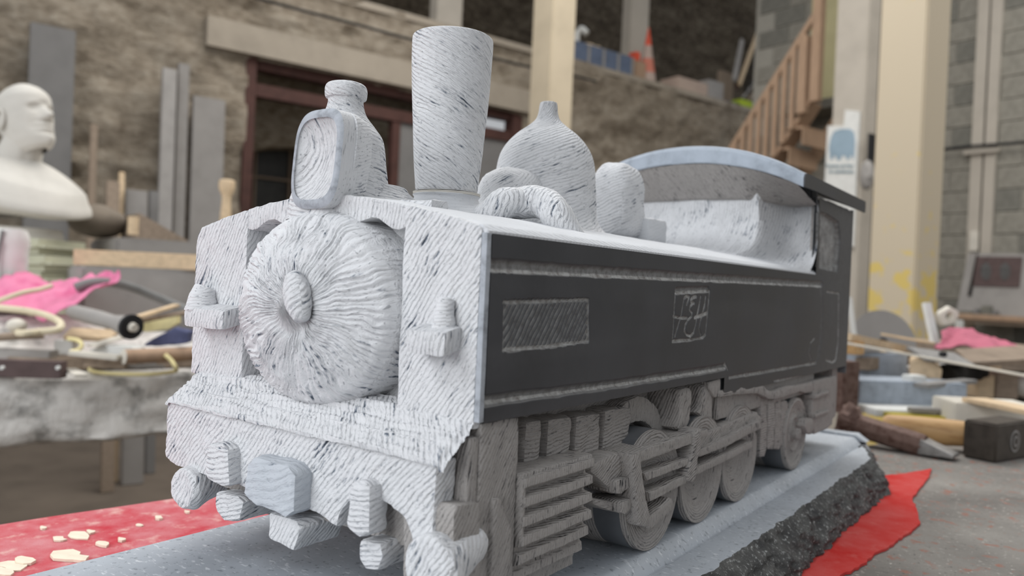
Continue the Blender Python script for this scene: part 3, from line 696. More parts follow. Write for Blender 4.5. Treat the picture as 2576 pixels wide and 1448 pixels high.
# roof
def roof():
    A = np.linspace(0, 1, 90); x0, x1 = -.2465, .0045; n = len(A); X = x0 + (x1 - x0) * A; t = (X - CX) / .1255
    Zt = .3335 + .0345 * (1 - np.abs(t) ** 2.1); th = .0135 + .0055 * (1 - np.abs(t) ** 2); y0, y1 = .4735, .7255
    prof = [(y0 + .014, 'b', 0), (y0 + .0008, 'b', .0), (y0, 'b', .0012), (y0 - .0006, 't', -.005), (y0 + .002, 't', -.0012), (y0 + .007, 't', 0), (y1 - .002, 't', 0), (y1, 't', -.0015), (y1, 'b', .001), (y1 - .002, 'b', 0), (y0 + .014, 'b', 0)]
    P = np.zeros((n, len(prof), 3))
    for j, (y, w_, dz) in enumerate(prof):
        P[:, j, 0] = X; P[:, j, 1] = y; P[:, j, 2] = (Zt if w_ == 't' else Zt - th) + dz + .0003 * fbm(X * 40, X * 0 + j, 2, 1)
    return P
P = roof(); link('cab_roof', gridmesh(P), M['bluestone'], lo, 30)
for k, sx in ((-1, 1), (0, -1)):
    e = P[k]; bm = bmesh.new(); vs = [bm.verts.new(Vector(e[j]) + Vector((.0, 0, 0))) for j in range(len(e) - 1)]; bm.faces.new(vs)
    r = bmesh.ops.extrude_face_region(bm, geom=bm.faces[:]); [setattr(v, 'co', v.co + Vector((.0015 * sx, 0, 0))) for v in r['geom'] if isinstance(v, bmesh.types.BMVert)]
    o = link('roof_edge', tomesh(bm), M['polished'], lo, smooth=False); o['label'] = 'polished dark roof edge'
# hollow underside of roof (rough)
XS = np.linspace(-.240, -.0012, 70); YS = np.linspace(.4755, .60, 50); XX, YY = np.meshgrid(XS, YS, indexing='ij'); t = np.abs(XX - CX) / .1255
Zr = .3335 + .0345 * (1 - t ** 2.1) - .0135 - .0055 * (1 - t ** 2) - .0004 - .034 * np.clip((YY - .476) / (.030 + .035 * np.clip((t - .5) / .2, 0, 1)), 0, 1) ** .9 * (1 - .72 * t ** 2.2) + .0006 * fbm(XX * 80, YY * 80, 3, 3)
link('roof_hollow', gridmesh(np.stack([XX, YY, Zr], -1), np.stack([YY * .8 + XX * .6, XX * .8 - YY * .6], -1)), M['chisel_shaded'], lo, 80)
# polished side panel with engraving
def S(px, py, x=0.0): p = at(px, py, 0, x); return (p.y, p.z)
C3 = lambda x, y: S(1200 + x / 2.228, 350 + y / 2.228)
def segd(Yg, Zg, pts):
    D = np.full(Yg.shape, 9.0)
    for (a, b), (c, d) in zip(pts, pts[1:]):
        vx, vy = c - a, d - b; L2 = vx * vx + vy * vy + 1e-12; m0 = ((Yg > min(a, c) - .012) & (Yg < max(a, c) + .012) & (Zg > min(b, d) - .012) & (Zg < max(b, d) + .012))
        yy, zz = Yg[m0], Zg[m0]; t = np.clip(((yy - a) * vx + (zz - b) * vy) / L2, 0, 1)
        D[m0] = np.minimum(D[m0], np.hypot(yy - a - t * vx, zz - b - t * vy))
    return D
def inpoly(Yg, Zg, poly):
    ins = np.zeros(Yg.shape, bool); n = len(poly)
    for i in range(n):
        (a, b), (c, d) = poly[i], poly[(i + 1) % n]
        with np.errstate(divide='ignore', invalid='ignore'): cr = ((b > Zg) != (d > Zg)) & (Yg < (c - a) * (Zg - b) / (d - b + 1e-15) + a)
        ins ^= cr
    return ins
def panel(x, sgn):
    st = .00048; Yv = np.arange(.0035, .6905, st); Zv = np.arange(.1285, .3190, st); Yg, Zg = np.meshgrid(Yv, Zv, indexing='ij')
    wob = .0005 * fbm(Yg * 90, Zg * 90, 2, 3); H = np.zeros(Yg.shape); D = np.zeros(Yg.shape)
    def groove(pts, wd, dp, dust=1.0):
        nonlocal H, D
        d = segd(Yg, Zg, pts) + wob * min(1, wd / .001); g = np.clip(1 - d / wd, 0, 1); H = np.maximum(H, dp * np.minimum(1, g * 1.6)); D = np.maximum(D, dust * np.clip(g * 2.2, 0, 1))
    if sgn > 0:
        # broad upper groove with a light lower lip
        up = [S(1216, 669), S(1300, 674), S(1550, 688), S(1800, 701), S(2066, 716)]
        groove([(a, b + .0006) for a, b in up], .0034, .0019, .42)
        groove([(a, b - .0018) for a, b in up] + [S(2062, 720), S(2066, 760), S(2062, 860), S(2052, 912)], .0011, .0013, 1)
        groove([S(2052, 912), S(2000, 921), S(1900, 938), S(1833, 949)], .0015, .0018, .9)
        groove([(a + .0052, b) for a, b in (S(2062, 722), S(2066, 770), S(2062, 860), S(2054, 905))], .0009, .0010, .7)
        groove([S(1210, 1009), S(1400, 985), S(1560, 964), S(1700, 942), S(1790, 928), S(1822, 922)], .0030, .0024, .35)
        groove([S(1212, 1015), S(1400, 990), S(1560, 968), S(1700, 946), S(1790, 932), S(1824, 926)], .0011, .0012, 1)
        groove([S(1822, 912), S(1829, 930)], .0008, .0008, 1)
        groove([S(1946, 958), S(2040, 943), S(2118, 929)], .0012, .0014, .8)
        # blank hatched name plate
        pp = [C3(146, 900), C3(300, 893), C3(613, 888), C3(619, 1125), C3(400, 1158), C3(142, 1178)]
        ins = inpoly(Yg, Zg, pp); H = np.where(ins, np.maximum(H, .0012 + .0007 * np.sin((Yg * .80 - Zg * .60 + wob * 2) * 2 * PI / .0031)), H)
        D = np.where(ins, np.maximum(D, .36 + .36 * np.sin((Yg * .80 - Zg * .60 + wob * 2) * 2 * PI / .0031)), D)
        groove([C3(146, 915), C3(300, 912), C3(613, 900)], .0011, .0018, .9); groove([C3(619, 900), C3(619, 1130)], .0010, .0017, 1)
        groove([C3(619, 1130), C3(400, 1160), C3(142, 1180)], .0011, .0018, .9); groove([C3(142, 1180), C3(150, 905)], .0008, .0015, .8)
        # monogram in its frame
        for s_ in ([(1108, 862), (1200, 856), (1300, 850)], [(1300, 850), (1290, 960), (1278, 1090), (1262, 1110)], [(1262, 1110), (1180, 1125), (1092, 1130)], [(1092, 1130), (1100, 1000), (1108, 862)]):
            groove([C3(*q) for q in s_], .0013, .0016, .95)
        groove([C3(1112, 845), C3(1290, 838)], .0022, .0015, .35)
        for s_ in ([(1106, 1100), (1122, 1050), (1140, 990), (1150, 930), (1158, 890), (1172, 876), (1186, 884)], [(1098, 992), (1130, 1000), (1176, 1000)], [(1186, 884), (1180, 905), (1172, 925)],
                   [(1226, 880), (1208, 884), (1196, 900), (1198, 915), (1214, 918)], [(1206, 920), (1192, 935), (1188, 955), (1202, 972), (1200, 990), (1180, 1010), (1164, 1040), (1160, 1070), (1172, 1094), (1192, 1102), (1208, 1086), (1222, 1040), (1228, 1010)],
                   [(1250, 884), (1242, 930), (1232, 980), (1224, 1030), (1212, 1082)], [(1278, 884), (1272, 930), (1260, 980), (1248, 1020), (1240, 1060), (1250, 1092)], [(1216, 1000), (1250, 988), (1284, 974)]):
            groove([C3(*q) for q in s_], .0012, .0014, 1)
        # window hollow, narrow door panel, step
        wp = [S(2062, 534), S(2080, 540), S(2108, 560), S(2112, 600), S(2106, 683), S(2060, 672)]
        ins = inpoly(Yg, Zg, wp); H = np.where(ins, .0045, H); D = np.where(ins, np.maximum(D, .55 + .25 * fbm(Yg * 60, Zg * 120, 3, 3)), D)
        groove(wp + wp[:1], .0011, .003, .55)
        dp_ = [S(2079, 733), S(2110, 738), S(2108, 860), S(2102, 904), S(2094, 911), S(2077, 905), S(2079, 820)]
        groove(dp_ + dp_[:1], .0013, .0012, .75); ins = inpoly(Yg, Zg, dp_); H = np.where(ins, np.maximum(H, .0008), H)
        groove([S(2040, 905), S(2034, 885), S(2038, 862), S(2048, 850)], .0012, .0008, .6)
    # streaky wear dust, and the rear lightened to paint in reflections
    scr = np.clip(fbm(Yg * 3, Zg * 60, 3, 6), 0, 1) * .05; D = np.clip(D + scr + .10 * np.clip((Yg - .50) / .15, 0, 1), 0, 1)
    zt = np.where(Yg < .545, .2388, .3183); yc = (Yv[:-1] + Yv[1:]) / 2; zc = (Zv[:-1] + Zv[1:]) / 2; YC, ZC = np.meshgrid(yc, zc, indexing='ij')
    zb = np.where(YC < .304, .1503, .1365 - .000 * YC); mk = (ZC < np.where(YC < .545, .2388, .3183)) & (ZC > zb)
    return gridmesh(np.stack([x - sgn * H, Yg, Zg], -1), mask=mk, attr={'dust': D})
o = link('side_panel', panel(.0006, 1), M['polished'], lo, 60); o['label'] = 'polished dark side panel with engraved monogram'
for y0, y1, z0, z1 in ((.003, .304, .1500, .2387), (.304, .545, .136, .2387), (.545, .6905, .136, .3183)):
    bm = bmesh.new(); b_box(bm, (-.0045, y0, z0), (-.0042 if y0 > .5 else -.0026, y1, z1)); link('panel_backing', tomesh(bm), M['tread'], lo, smooth=False)
bm = bmesh.new(); b_box(bm, (-.2410, .003, .150), (-.2395, .69, .2387)); b_box(bm, (-.2410, .545, .2387), (-.2395, .69, .3183)); link('side_panel', tomesh(bm), M['bluestone'], lo, smooth=False)
cbox('chamfer', (-.0030, .0, .1505), (.0004, .0036, .2392), M['blueedge'], lo, bev=.0006, maxlen=.01, amp=.0001)
bm = bmesh.new(); b_prism(bm, [(.0004, .001, .2385), (.0004, .001, .2402), (-.0035, .001, .2432), (-.006, .001, .2432), (-.006, .001, .2385)], (0, .543, 0))
carve('top_chamfer', bm, M['chisel_smooth'], lo, bev=.0005, maxlen=.008, amp=.0003, ang=60)
bm = bmesh.new(); b_box(bm, (-.2385, .6885, .128), (.0004, .6915, .32)); carve('cab_back', bm, M['tread'], lo, bev=.0005, maxlen=.05, amp=0)
# ---- underframe
U_ = M['chisel_shaded']
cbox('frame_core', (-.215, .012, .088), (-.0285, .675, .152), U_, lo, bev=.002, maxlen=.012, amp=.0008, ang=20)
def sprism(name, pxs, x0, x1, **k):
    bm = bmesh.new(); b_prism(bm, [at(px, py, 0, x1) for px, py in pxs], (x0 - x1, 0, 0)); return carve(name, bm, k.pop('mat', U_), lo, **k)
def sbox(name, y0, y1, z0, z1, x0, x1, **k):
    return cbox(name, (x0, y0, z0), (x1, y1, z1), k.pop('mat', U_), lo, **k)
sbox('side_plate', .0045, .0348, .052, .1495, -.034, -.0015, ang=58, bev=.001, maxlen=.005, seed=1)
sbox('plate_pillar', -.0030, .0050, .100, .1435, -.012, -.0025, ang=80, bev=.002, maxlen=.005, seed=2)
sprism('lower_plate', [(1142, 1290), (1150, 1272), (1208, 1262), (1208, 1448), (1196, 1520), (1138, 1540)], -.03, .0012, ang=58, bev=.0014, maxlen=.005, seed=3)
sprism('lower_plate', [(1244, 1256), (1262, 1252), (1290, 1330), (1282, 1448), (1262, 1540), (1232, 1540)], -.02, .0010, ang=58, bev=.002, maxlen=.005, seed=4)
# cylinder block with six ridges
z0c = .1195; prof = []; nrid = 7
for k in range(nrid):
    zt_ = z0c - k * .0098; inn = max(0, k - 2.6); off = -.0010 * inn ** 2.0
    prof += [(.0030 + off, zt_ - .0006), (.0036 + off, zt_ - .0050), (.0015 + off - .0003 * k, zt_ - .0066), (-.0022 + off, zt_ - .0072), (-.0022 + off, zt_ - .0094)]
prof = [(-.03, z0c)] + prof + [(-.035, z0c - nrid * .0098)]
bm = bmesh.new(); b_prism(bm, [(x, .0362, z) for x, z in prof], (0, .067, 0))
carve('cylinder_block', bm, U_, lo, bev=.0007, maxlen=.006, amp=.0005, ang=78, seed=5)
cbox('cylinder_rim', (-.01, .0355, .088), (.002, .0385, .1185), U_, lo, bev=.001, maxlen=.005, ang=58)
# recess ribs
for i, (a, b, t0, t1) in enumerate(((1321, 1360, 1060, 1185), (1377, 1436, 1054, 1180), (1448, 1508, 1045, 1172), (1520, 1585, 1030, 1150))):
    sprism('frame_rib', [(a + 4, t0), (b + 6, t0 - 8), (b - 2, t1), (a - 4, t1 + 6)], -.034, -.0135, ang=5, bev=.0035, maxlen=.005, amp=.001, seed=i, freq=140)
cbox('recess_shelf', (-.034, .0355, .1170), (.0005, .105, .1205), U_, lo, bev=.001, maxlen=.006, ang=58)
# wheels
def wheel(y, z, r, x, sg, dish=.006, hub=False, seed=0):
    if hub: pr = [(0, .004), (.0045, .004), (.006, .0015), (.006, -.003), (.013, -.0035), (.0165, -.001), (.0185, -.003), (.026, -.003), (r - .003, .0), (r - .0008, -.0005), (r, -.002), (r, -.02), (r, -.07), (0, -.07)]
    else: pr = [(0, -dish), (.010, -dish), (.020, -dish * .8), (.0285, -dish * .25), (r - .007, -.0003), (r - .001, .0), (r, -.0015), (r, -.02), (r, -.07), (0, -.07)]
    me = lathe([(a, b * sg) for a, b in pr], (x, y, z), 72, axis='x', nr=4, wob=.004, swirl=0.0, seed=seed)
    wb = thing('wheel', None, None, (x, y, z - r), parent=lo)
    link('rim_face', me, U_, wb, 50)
    me2 = lathe([(r + .0003, -.004 * sg), (r + .0003, -.0695 * sg)], (x, y, z), 72, axis='x', nr=2)
    link('tread', me2, M['tread'], wb, 50)
for sg, x in ((1, -.001), (-1, -.2400)):
    wheel(.1900, .0838, .0393, x, sg, .003, seed=1); wheel(.2722, .0838, .0393, x, sg, .008, seed=2); wheel(.3512, .0838, .0393, x, sg, .009, seed=3); wheel(.5065, .0800, .0356, x, sg, hub=True, seed=4)
C4 = lambda x, y: (1470 + x / 3.292, 960 + y / 3.292)
def c4(name, pts, x0, x1, **k): return sprism(name, [C4(*p) for p in pts], x0, x1, **k)
kw = dict(ang=88, bev=.0011, maxlen=.004, amp=.0004, freq=150)
c4('slide_bar', [(395, 600), (470, 575), (600, 520), (940, 415), (1022, 385), (1030, 440), (930, 500), (480, 662), (400, 690)], -.022, .006, seed=1, **kw)
c4('slide_bar', [(500, 758), (700, 690), (885, 622), (885, 682), (520, 822)], -.006, .006, seed=2, **kw)
c4('connecting_rod', [(535, 915), (700, 850), (862, 762), (862, 832), (545, 995)], -.006, .006, seed=3, **kw)
c4('crank_pin_rod', [(510, 1130), (560, 1105), (720, 962), (732, 985), (735, 1050), (560, 1215), (520, 1215)], -.006, .0065, seed=4, **kw)
c4('crosshead_link', [(395, 600), (470, 590), (480, 720), (545, 1120), (520, 1210), (455, 1190), (425, 900)], -.008, .0078, ang=55, bev=.002, maxlen=.004, amp=.0006, seed=5)
c4('coupling_strap', [(920, 400), (970, 385), (975, 520), (945, 640), (935, 780), (905, 835), (862, 830), (860, 740), (890, 640), (905, 560)], -.006, .0078, ang=20, bev=.002, maxlen=.004, amp=.0006, seed=6)
sprism('coupling_rod', [(1759, 1131), (1830, 1100), (1914, 1056), (1917, 1076), (1830, 1122), (1759, 1150)], -.010, .005, seed=7, **kw)
sprism('coupling_rod', [(1748, 1177), (1830, 1140), (1894, 1108), (1893, 1125), (1830, 1158), (1748, 1196)], -.006, .005, seed=8, **kw)
sprism('rod_shelf', [(1800, 1078), (1905, 1035), (1918, 1056), (1760, 1131), (1720, 1120)], -.02, .001, ang=30, bev=.002, maxlen=.005, amp=.0006)
c4('crosshead', [(225, 600), (345, 590), (375, 760), (380, 880), (300, 940), (255, 920), (60, 760), (60, 690)], -.03, -.0005, ang=30, bev=.004, maxlen=.005, amp=.0012, seed=9)
c4('crosshead_pin', [(262, 830), (285, 812), (385, 785), (400, 850), (310, 930), (270, 935)], -.02, .004, ang=80, bev=.002, maxlen=.005, amp=.0006, seed=10)
c4('crosshead_pin', [(300, 1015), (320, 990), (410, 955), (420, 1035), (340, 1100), (305, 1090)], -.02, .004, ang=80, bev=.002, maxlen=.005, amp=.0006, seed=11)
c4('piston_rod', [(70, 965), (310, 1005), (305, 1085), (240, 1075), (75, 1020)], -.02, -.002, ang=0, bev=.003, maxlen=.005, amp=.0005, seed=12)
c4('hanger_block', [(800, 60), (845, 38), (893, 45), (893, 250), (880, 350), (845, 400), (800, 405), (770, 390), (790, 250)], -.03, -.003, ang=70, bev=.0045, maxlen=.005, amp=.001, seed=13)
c4('hanger_block', [(985, 40), (1010, 18), (1075, 15), (1078, 120), (1070, 330), (1045, 455), (1000, 455), (985, 300), (940, 260), (980, 190)], -.03, -.003, ang=70, bev=.0045, maxlen=.005, amp=.001, seed=14)
c4('hanger_block', [(1035, 0), (1130, -30), (1130, 120), (1080, 130), (1035, 60)], -.03, -.001, ang=88, bev=.0015, maxlen=.005, amp=.0005, seed=15)
# wheel arch ring over first wheel
bm = bmesh.new(); n = 18; o1, o2 = [], []
for k in range(n + 1):
    t = PI * (.02 + .96 * k / n); o1.append((-.0155, .190 + .043 * math.cos(t), .0838 + .043 * math.sin(t))); o2.append((-.0155, .190 + .052 * math.cos(t), .0838 + min(.0655, .056 * math.sin(t) + .004)))
b_prism(bm, o1 + o2[::-1], (-.02, 0, 0)); carve('wheel_arch', bm, U_, lo, bev=.002, maxlen=.006, amp=.001, ang=80)
C5 = lambda x, y: (1800 + x / 4.137, 850 + y / 4.137)
sprism('wavy_skirt', [C5(*p) for p in ((50, 545), (250, 515), (490, 483), (520, 505), (560, 545), (620, 552), (690, 520), (740, 500), (880, 485), (1025, 450), (1022, 560), (960, 575), (880, 560), (800, 590), (640, 640), (560, 640), (510, 610), (440, 580), (250, 590), (50, 620))], -.02, .0008, ang=85, bev=.0025, maxlen=.005, amp=.0006)
sbox('frame_plate', .305, .575, .116, .138, -.025, -.0045, ang=85, bev=.001, maxlen=.008)
for i, x in enumerate((480, 560, 630, 695)):
    b = 1240 if i == 0 else (1160 if i < 3 else 1130)
    sprism('spring_leaf', [C5(x, 640 + i * 5), C5(x + 62, 630 + i * 5), C5(x + 66, b - 260), C5(x + 45, b), C5(x - 15, b)], -.026, -.004 + .001 * (i % 2), ang=3, bev=.003, maxlen=.004, amp=.0008, seed=i, freq=150)
bx_ = [C5(1030, 445), C5(1260, 395), C5(1215, 900), C5(1155, 950), C5(1030, 1000), C5(1005, 800)]
sprism('rear_step_box', bx_, -.05, .0012, ang=85, bev=.0012, maxlen=.006, amp=.0004)
for k, (t, b) in enumerate(((445, 600), (640, 800))):
    sprism('step_tread', [C5(1040, t + 150), C5(1190, t + 100), C5(1195, t + 135), C5(1040, t + 195)], -.01, .0042, ang=85, bev=.002, maxlen=.005, amp=.0005, seed=k)
sprism('axle_box', [C5(940, 850), C5(1020, 830), C5(1030, 940), C5(1005, 1010), C5(955, 985), C5(930, 920)], -.02, .0045, ang=85, bev=.003, maxlen=.005, amp=.0006)
cbox('rear_beam', (-.225, .665, .075), (-.008, .689, .136), U_, lo, bev=.002, maxlen=.015)
cbox('left_frame_plate', (-.2400, .0045, .088), (-.205, .10, .150), U_, lo, bev=.002, maxlen=.012)

# ================================================================ REST
def T(bm, name, mat, label, cat, group=None, angle=40, smooth=True): return tag(link(name, tomesh(bm), mat, None, angle, smooth), label, cat, group)
def toB(p): p = Vector(p); d = p - CAM; return Vector((d.dot(WV), d.dot(NV), p.z))
def ob_box(name, c, u, sx, sy, sz, mat, label, cat, parent=None, bev=.002, tilt=None, group=None):
    """box: c = centre of the base, u = horizontal direction of its length"""
    u = Vector(u).normalized(); v = Vector((0, 0, 1)).cross(u).normalized(); up = Vector((0, 0, 1))
    if tilt: q = Matrix.Rotation(tilt[0], 3, v) @ Matrix.Rotation(tilt[1], 3, u); u, v, up = q @ u, q @ v, q @ up
    bm = bmesh.new(); b_box(bm, (-sx / 2, -sy / 2, 0), (sx / 2, sy / 2, sz), lambda x, y, z: Vector(c) + u * x + v * y + up * z)
    bmesh.ops.recalc_face_normals(bm, faces=bm.faces)
    if bev: bmesh.ops.bevel(bm, geom=bm.edges[:], offset=bev, segments=2, affect='EDGES')
    return tag(link(name, tomesh(bm), mat, parent), label, cat, group)
def bar(name, a, b, wd, th, mat, label, cat, bev=.001, parent=None, up=(0, 0, 1), group=None):
    """straight bar from a to b, wd across, th thick (upwards)"""
    a, b = Vector(a), Vector(b); u = (b - a); L = u.length; u.normalize(); v = Vector(up).cross(u).normalized(); n = u.cross(v)
    bm = bmesh.new(); b_box(bm, (0, -wd / 2, 0), (L, wd / 2, th), lambda x, y, z: a + u * x + v * y + n * z)
    bmesh.ops.recalc_face_normals(bm, faces=bm.faces)
    if bev: bmesh.ops.bevel(bm, geom=bm.edges[:], offset=bev, segments=2, affect='EDGES')
    return tag(link(name, tomesh(bm), mat, parent), label, cat, group)
def tube(name, pts, r, mat, label, cat, n=6, seg=12, parent=None):
    bm = bmesh.new(); b_tube(bm, curve(pts, n), r, seg); return tag(link(name, tomesh(bm), mat, parent), label, cat)
def sheet(name, rows, mat, label, cat, nu=40, nv=16, amp=.006, fr=30, th=.0018, parent=None):
    """cloth through rows of points (each row same count)"""
    R = [curve(r, 8) for r in rows]; n = len(R[0]); cols = []
    for i in range(n): cols.append(curve([r[i] for r in R], max(2, nv // (len(rows) - 1))))
    P = np.array([[tuple(p) for p in c] for c in cols])
    for i in range(P.shape[0]):
        for j in range(P.shape[1]):
            q = Vector(P[i, j]); P[i, j, 2] += amp * noise.noise(q * fr) + amp * .5 * noise.noise(q * fr * 2.3)
    o = link(name, gridmesh(P), mat, parent, 80); md = o.modifiers.new('t', 'SOLIDIFY'); md.thickness = th; md.offset = 1
    return tag(o, label, cat)
# ---- red felts under the plinth
def flat(name, pts, z, th, mat, label, cat, amp=.0008):
    bm = bmesh.new(); b_prism(bm, [(x, y, z) for x, y in pts], (0, 0, th)); o = T(bm, name, mat, label, cat, smooth=False); return o
q0 = at(0, 1325, 2, 0); q1 = at(415, 1262, 2, 0); dr = (q1 - q0).normalized()
e1 = q0 - dr * .5; e2 = q1 + dr * .04
rr_ = random.Random(4)
left = [(e1.lerp(e2, k / 24).x + rr_.uniform(-.0012, .0012), e1.lerp(e2, k / 24).y) for k in range(25)]
q2 = at(560, 1285, 2, 0)
flat('red_felt', left + [(q2.x - .02, q2.y + .02), (-.10, q2.y + .01), (-.10, -.5), (left[0][0], -.5)], .0, .0022, M['felt_dusty'], 'dusty pink-red felt sheet with plaster chips, left of the plinth', 'felt')
pts = [(2223, 1199), (2262, 1196), (2300, 1190), (2345, 1182), (2331, 1212), (2306, 1240), (2292, 1258), (2304, 1276), (2312, 1300), (2313, 1322), (2290, 1342), (2262, 1360), (2240, 1378), (2200, 1396), (2172, 1425), (2138, 1442), (2100, 1462), (2050, 1480)]
P2 = [(at(px, py, 2, .0).x, at(px, py, 2, 0).y) for px, py in pts]
fine = []
for (a, b), (c, d) in zip(P2, P2[1:]):
    for k in range(5): fine.append((a + (c - a) * k / 5 + rr_.uniform(-.0010, .0010), b + (d - b) * k / 5 + rr_.uniform(-.0010, .0010)))
flat('red_felt', fine + [P2[-1], (-.09, P2[-1][1]), (-.09, .61), (.02, .62)], .0, .0022, M['felt_bright'], 'bright red felt with jagged edge sticking out beside the broken rock edge', 'felt')
for i, (px, py, r) in enumerate(((150, 1358, 14), (200, 1348, 22), (228, 1340, 10), (255, 1372, 14), (306, 1360, 9), (165, 1400, 26), (200, 1408, 16), (30, 1424, 26), (60, 1412, 20), (10, 1440, 18), (400, 1305, 10), (108, 1330, 8), (350, 1322, 8), (470, 1290, 7))):
    c = at(px, py, 2, .0022); r = r / 1952 * .62; bm = bmesh.new(); n = 9
    po = [(c.x + r * (1.0 + .5 * rr_.random()) * 1.3 * math.cos(2 * PI * k / n), c.y + r * (.4 + .8 * rr_.random()) * math.sin(2 * PI * k / n), .0023) for k in range(n)]
    b_prism(bm, po, (0, 0, .0008 + .0012 * rr_.random())); T(bm, 'plaster_chip', M['chip'], {5: 'largest white plaster chip on the dusty red felt, nearest the plinth edge', 7: 'broad white plaster chip at the bottom left frame edge', 1: 'white plaster chip farthest up in the middle cluster on the red felt', 10: 'small white chip on the red felt close to the left buffer'}.get(i, 'small white plaster chip lying on the dusty red felt'), 'chip', 'plaster chips on the red felt', smooth=False)
# ---- right side: tools and offcuts on the work table
def tz(px, py, z=0): return at(px, py, 2, z)
# point chisel
ch = thing('point_chisel', 'rusty brown stone chisel with mushroomed head lying in front of the hammer', 'chisel', (0, .95, 0))
A_ = tz(2140, 1058, .0265); B_ = tz(2412, 1142, .0045); A_ = Vector(atd(2138, 1060, 1.17)); B_ = Vector(tz(2405, 1146, .006)); A_.z = .0285
dv = (B_ - A_).normalized(); L_ = (B_ - A_).length
bm = bmesh.new(); b_tube(bm, [A_, A_ + dv * .02, A_ + dv * L_ * .68, A_ + dv * L_ * .72], [.0175, .0175, .0165, .0160], 8); carve('shank', bm, M['rust'], ch, bev=.001, maxlen=.02, amp=.0006)
bm = bmesh.new(); sd = dv.cross(Vector((0, 0, 1))).normalized(); up = sd.cross(dv)
s0 = A_ + dv * L_ * .70; rg = []
for f_, w_, h_ in ((0, .0155, .0150), (.5, .0165, .009), (1, .0155, .0035)):
    c = s0.lerp(B_, f_); rg.append([bm.verts.new(c + sd * (w_ * a) + up * (h_ * b)) for a, b in ((-1, -.7), (1, -.7), (1, .7), (-1, .7))])
for a, b in zip(rg, rg[1:]):
    for k in range(4): bm.faces.new((a[k], a[(k + 1) % 4], b[(k + 1) % 4], b[k]))
bm.faces.new(rg[0][::-1]); bm.faces.new(rg[-1]); carve('tip', bm, M['steel'], ch, bev=.001, maxlen=.01, amp=.0006)
bm = bmesh.new(); n = 22; ra = []
for (t, r) in ((-.013, .017), (-.012, .024), (-.004, .0285), (.004, .0270), (.009, .021), (.012, .0175)):
    ra.append([bm.verts.new(A_ + dv * (t + .002 * math.sin(k * 2.1)) + (sd * math.cos(2 * PI * k / n) + up * math.sin(2 * PI * k / n)) * r * (1 + (.10 * math.sin(k * 1.7) + .06 * math.sin(k * 4.1)) * (abs(t) < .012))) for k in range(n)])
for a, b in zip(ra, ra[1:]):
    for k in range(n): bm.faces.new((a[k], a[(k + 1) % n], b[(k + 1) % n], b[k]))
bm.faces.new(ra[0][::-1]); bm.faces.new(ra[-1]); carve('struck_head', bm, M['rust'], ch, bev=0, maxlen=.006, amp=.002, freq=120)
# club hammer
hm = thing('club_hammer', 'square steel club hammer with tan wooden handle lying on the table', 'hammer', (.12, 1.0, 0))
hc = tz(2504, 1164.6, 0); hl = tz(2428, 1149, 0); e_1 = (hl - hc).normalized(); e_2 = Vector((0, 0, 1)).cross(e_1) * -1
if e_2.dot(RR) < 0: e_2 = -e_2
s_ = .0445; hh = .0530
bm = bmesh.new(); b_box(bm, (0, 0, .0), (s_, .10, hh), lambda x, y, z: hc + e_1 * x + e_2 * y + Vector((0, 0, z)))
bmesh.ops.recalc_face_normals(bm, faces=bm.faces); bmesh.ops.bevel(bm, geom=bm.edges[:], offset=.0025, segments=3, affect='EDGES'); link('hammer_head', tomesh(bm), M['iron'], hm)
ec = hc + e_1 * -.0003 + e_2 * .052 + Vector((0, 0, hh * .5))
for r, d, mt in ((.0135, .0006, 'steel'), (.0105, .0011, 'iron'), (.0070, .0016, 'steel'), (.0040, .0020, 'iron')):
    bm = bmesh.new(); b_tube(bm, [ec, ec - e_1 * d], r, 28, squash=1.15); link('eye_ring', tomesh(bm), M[mt], hm)
h0 = hc + e_1 * s_ + e_2 * .052 + Vector((0, 0, hh * .5)); h1 = Vector(atd(2222, 1078, 1.19)); h1.z = .021
bm = bmesh.new(); b_tube(bm, [h0 - e_1 * .0 + (h0 - h1).normalized() * .01, h0.lerp(h1, .1), h0.lerp(h1, .35), h0.lerp(h1, .7), h0.lerp(h1, .95), h1], [.0155, .0165, .0180, .0190, .0185, .0150], 20, squash=1.1); link('handle', tomesh(bm), M['handle'], hm)
TW = WV; TN = Vector((RR.x, RR.y, 0)).normalized()
def onT(px, py, z, lx, ly, h, mat, name, label, cat, u=None, **k):
    """block whose near bottom centre shows at px,py when resting at height z"""
    p = tz(px, py, z); u = u or TN; f = Vector((RF.x, RF.y, 0)).normalized()
    return ob_box(name, p + f * (ly / 2), u, lx, ly, h, mat, label, cat, **k)
rot = lambda v, d: Matrix.Rotation(math.radians(d), 3, 'Z') @ Vector(v)
onT(2118, 1040, 0, .038, .10, .098, M['rust'], 'stone_offcut', 'pinkish brown upright stone offcut right behind the locomotive cab', 'stone', u=rot(TN, 20))
onT(2290, 1035, 0, .225, .10, .058, M['bluestone'], 'blue_stone_block', 'larger pale blue stone block behind the chisel', 'stone', u=rot(TN, 6))
onT(2215, 1004, 0, .115, .05, .100, M['bluestone'], 'blue_stone_block', 'smaller blue stone block, back left, under the timber offcut with yellow end', 'stone', u=rot(TN, 10))
onT(2330, 1052, 0, .20, .14, .0135, M['white'], 'paper_pad', 'white pad with a grey strip under the hammer handle', 'pad', u=rot(TN, 3))
onT(2365, 1040, .0137, .105, .02, .008, M['gslab'], 'steel_rule', 'short grey steel rule lying on the white pad', 'rule', u=rot(TN, 2))
onT(2350, 1062, 0, .15, .035, .010, M['olive'], 'wedge', 'olive yellow plastic wedge beside the white pad', 'wedge', u=rot(TN, -4))
onT(2515, 1078, 0, .145, .09, .042, M['paper'], 'softwood_block', 'pale wood block with blue grey stains just behind the hammer head', 'block', u=rot(TN, -4))
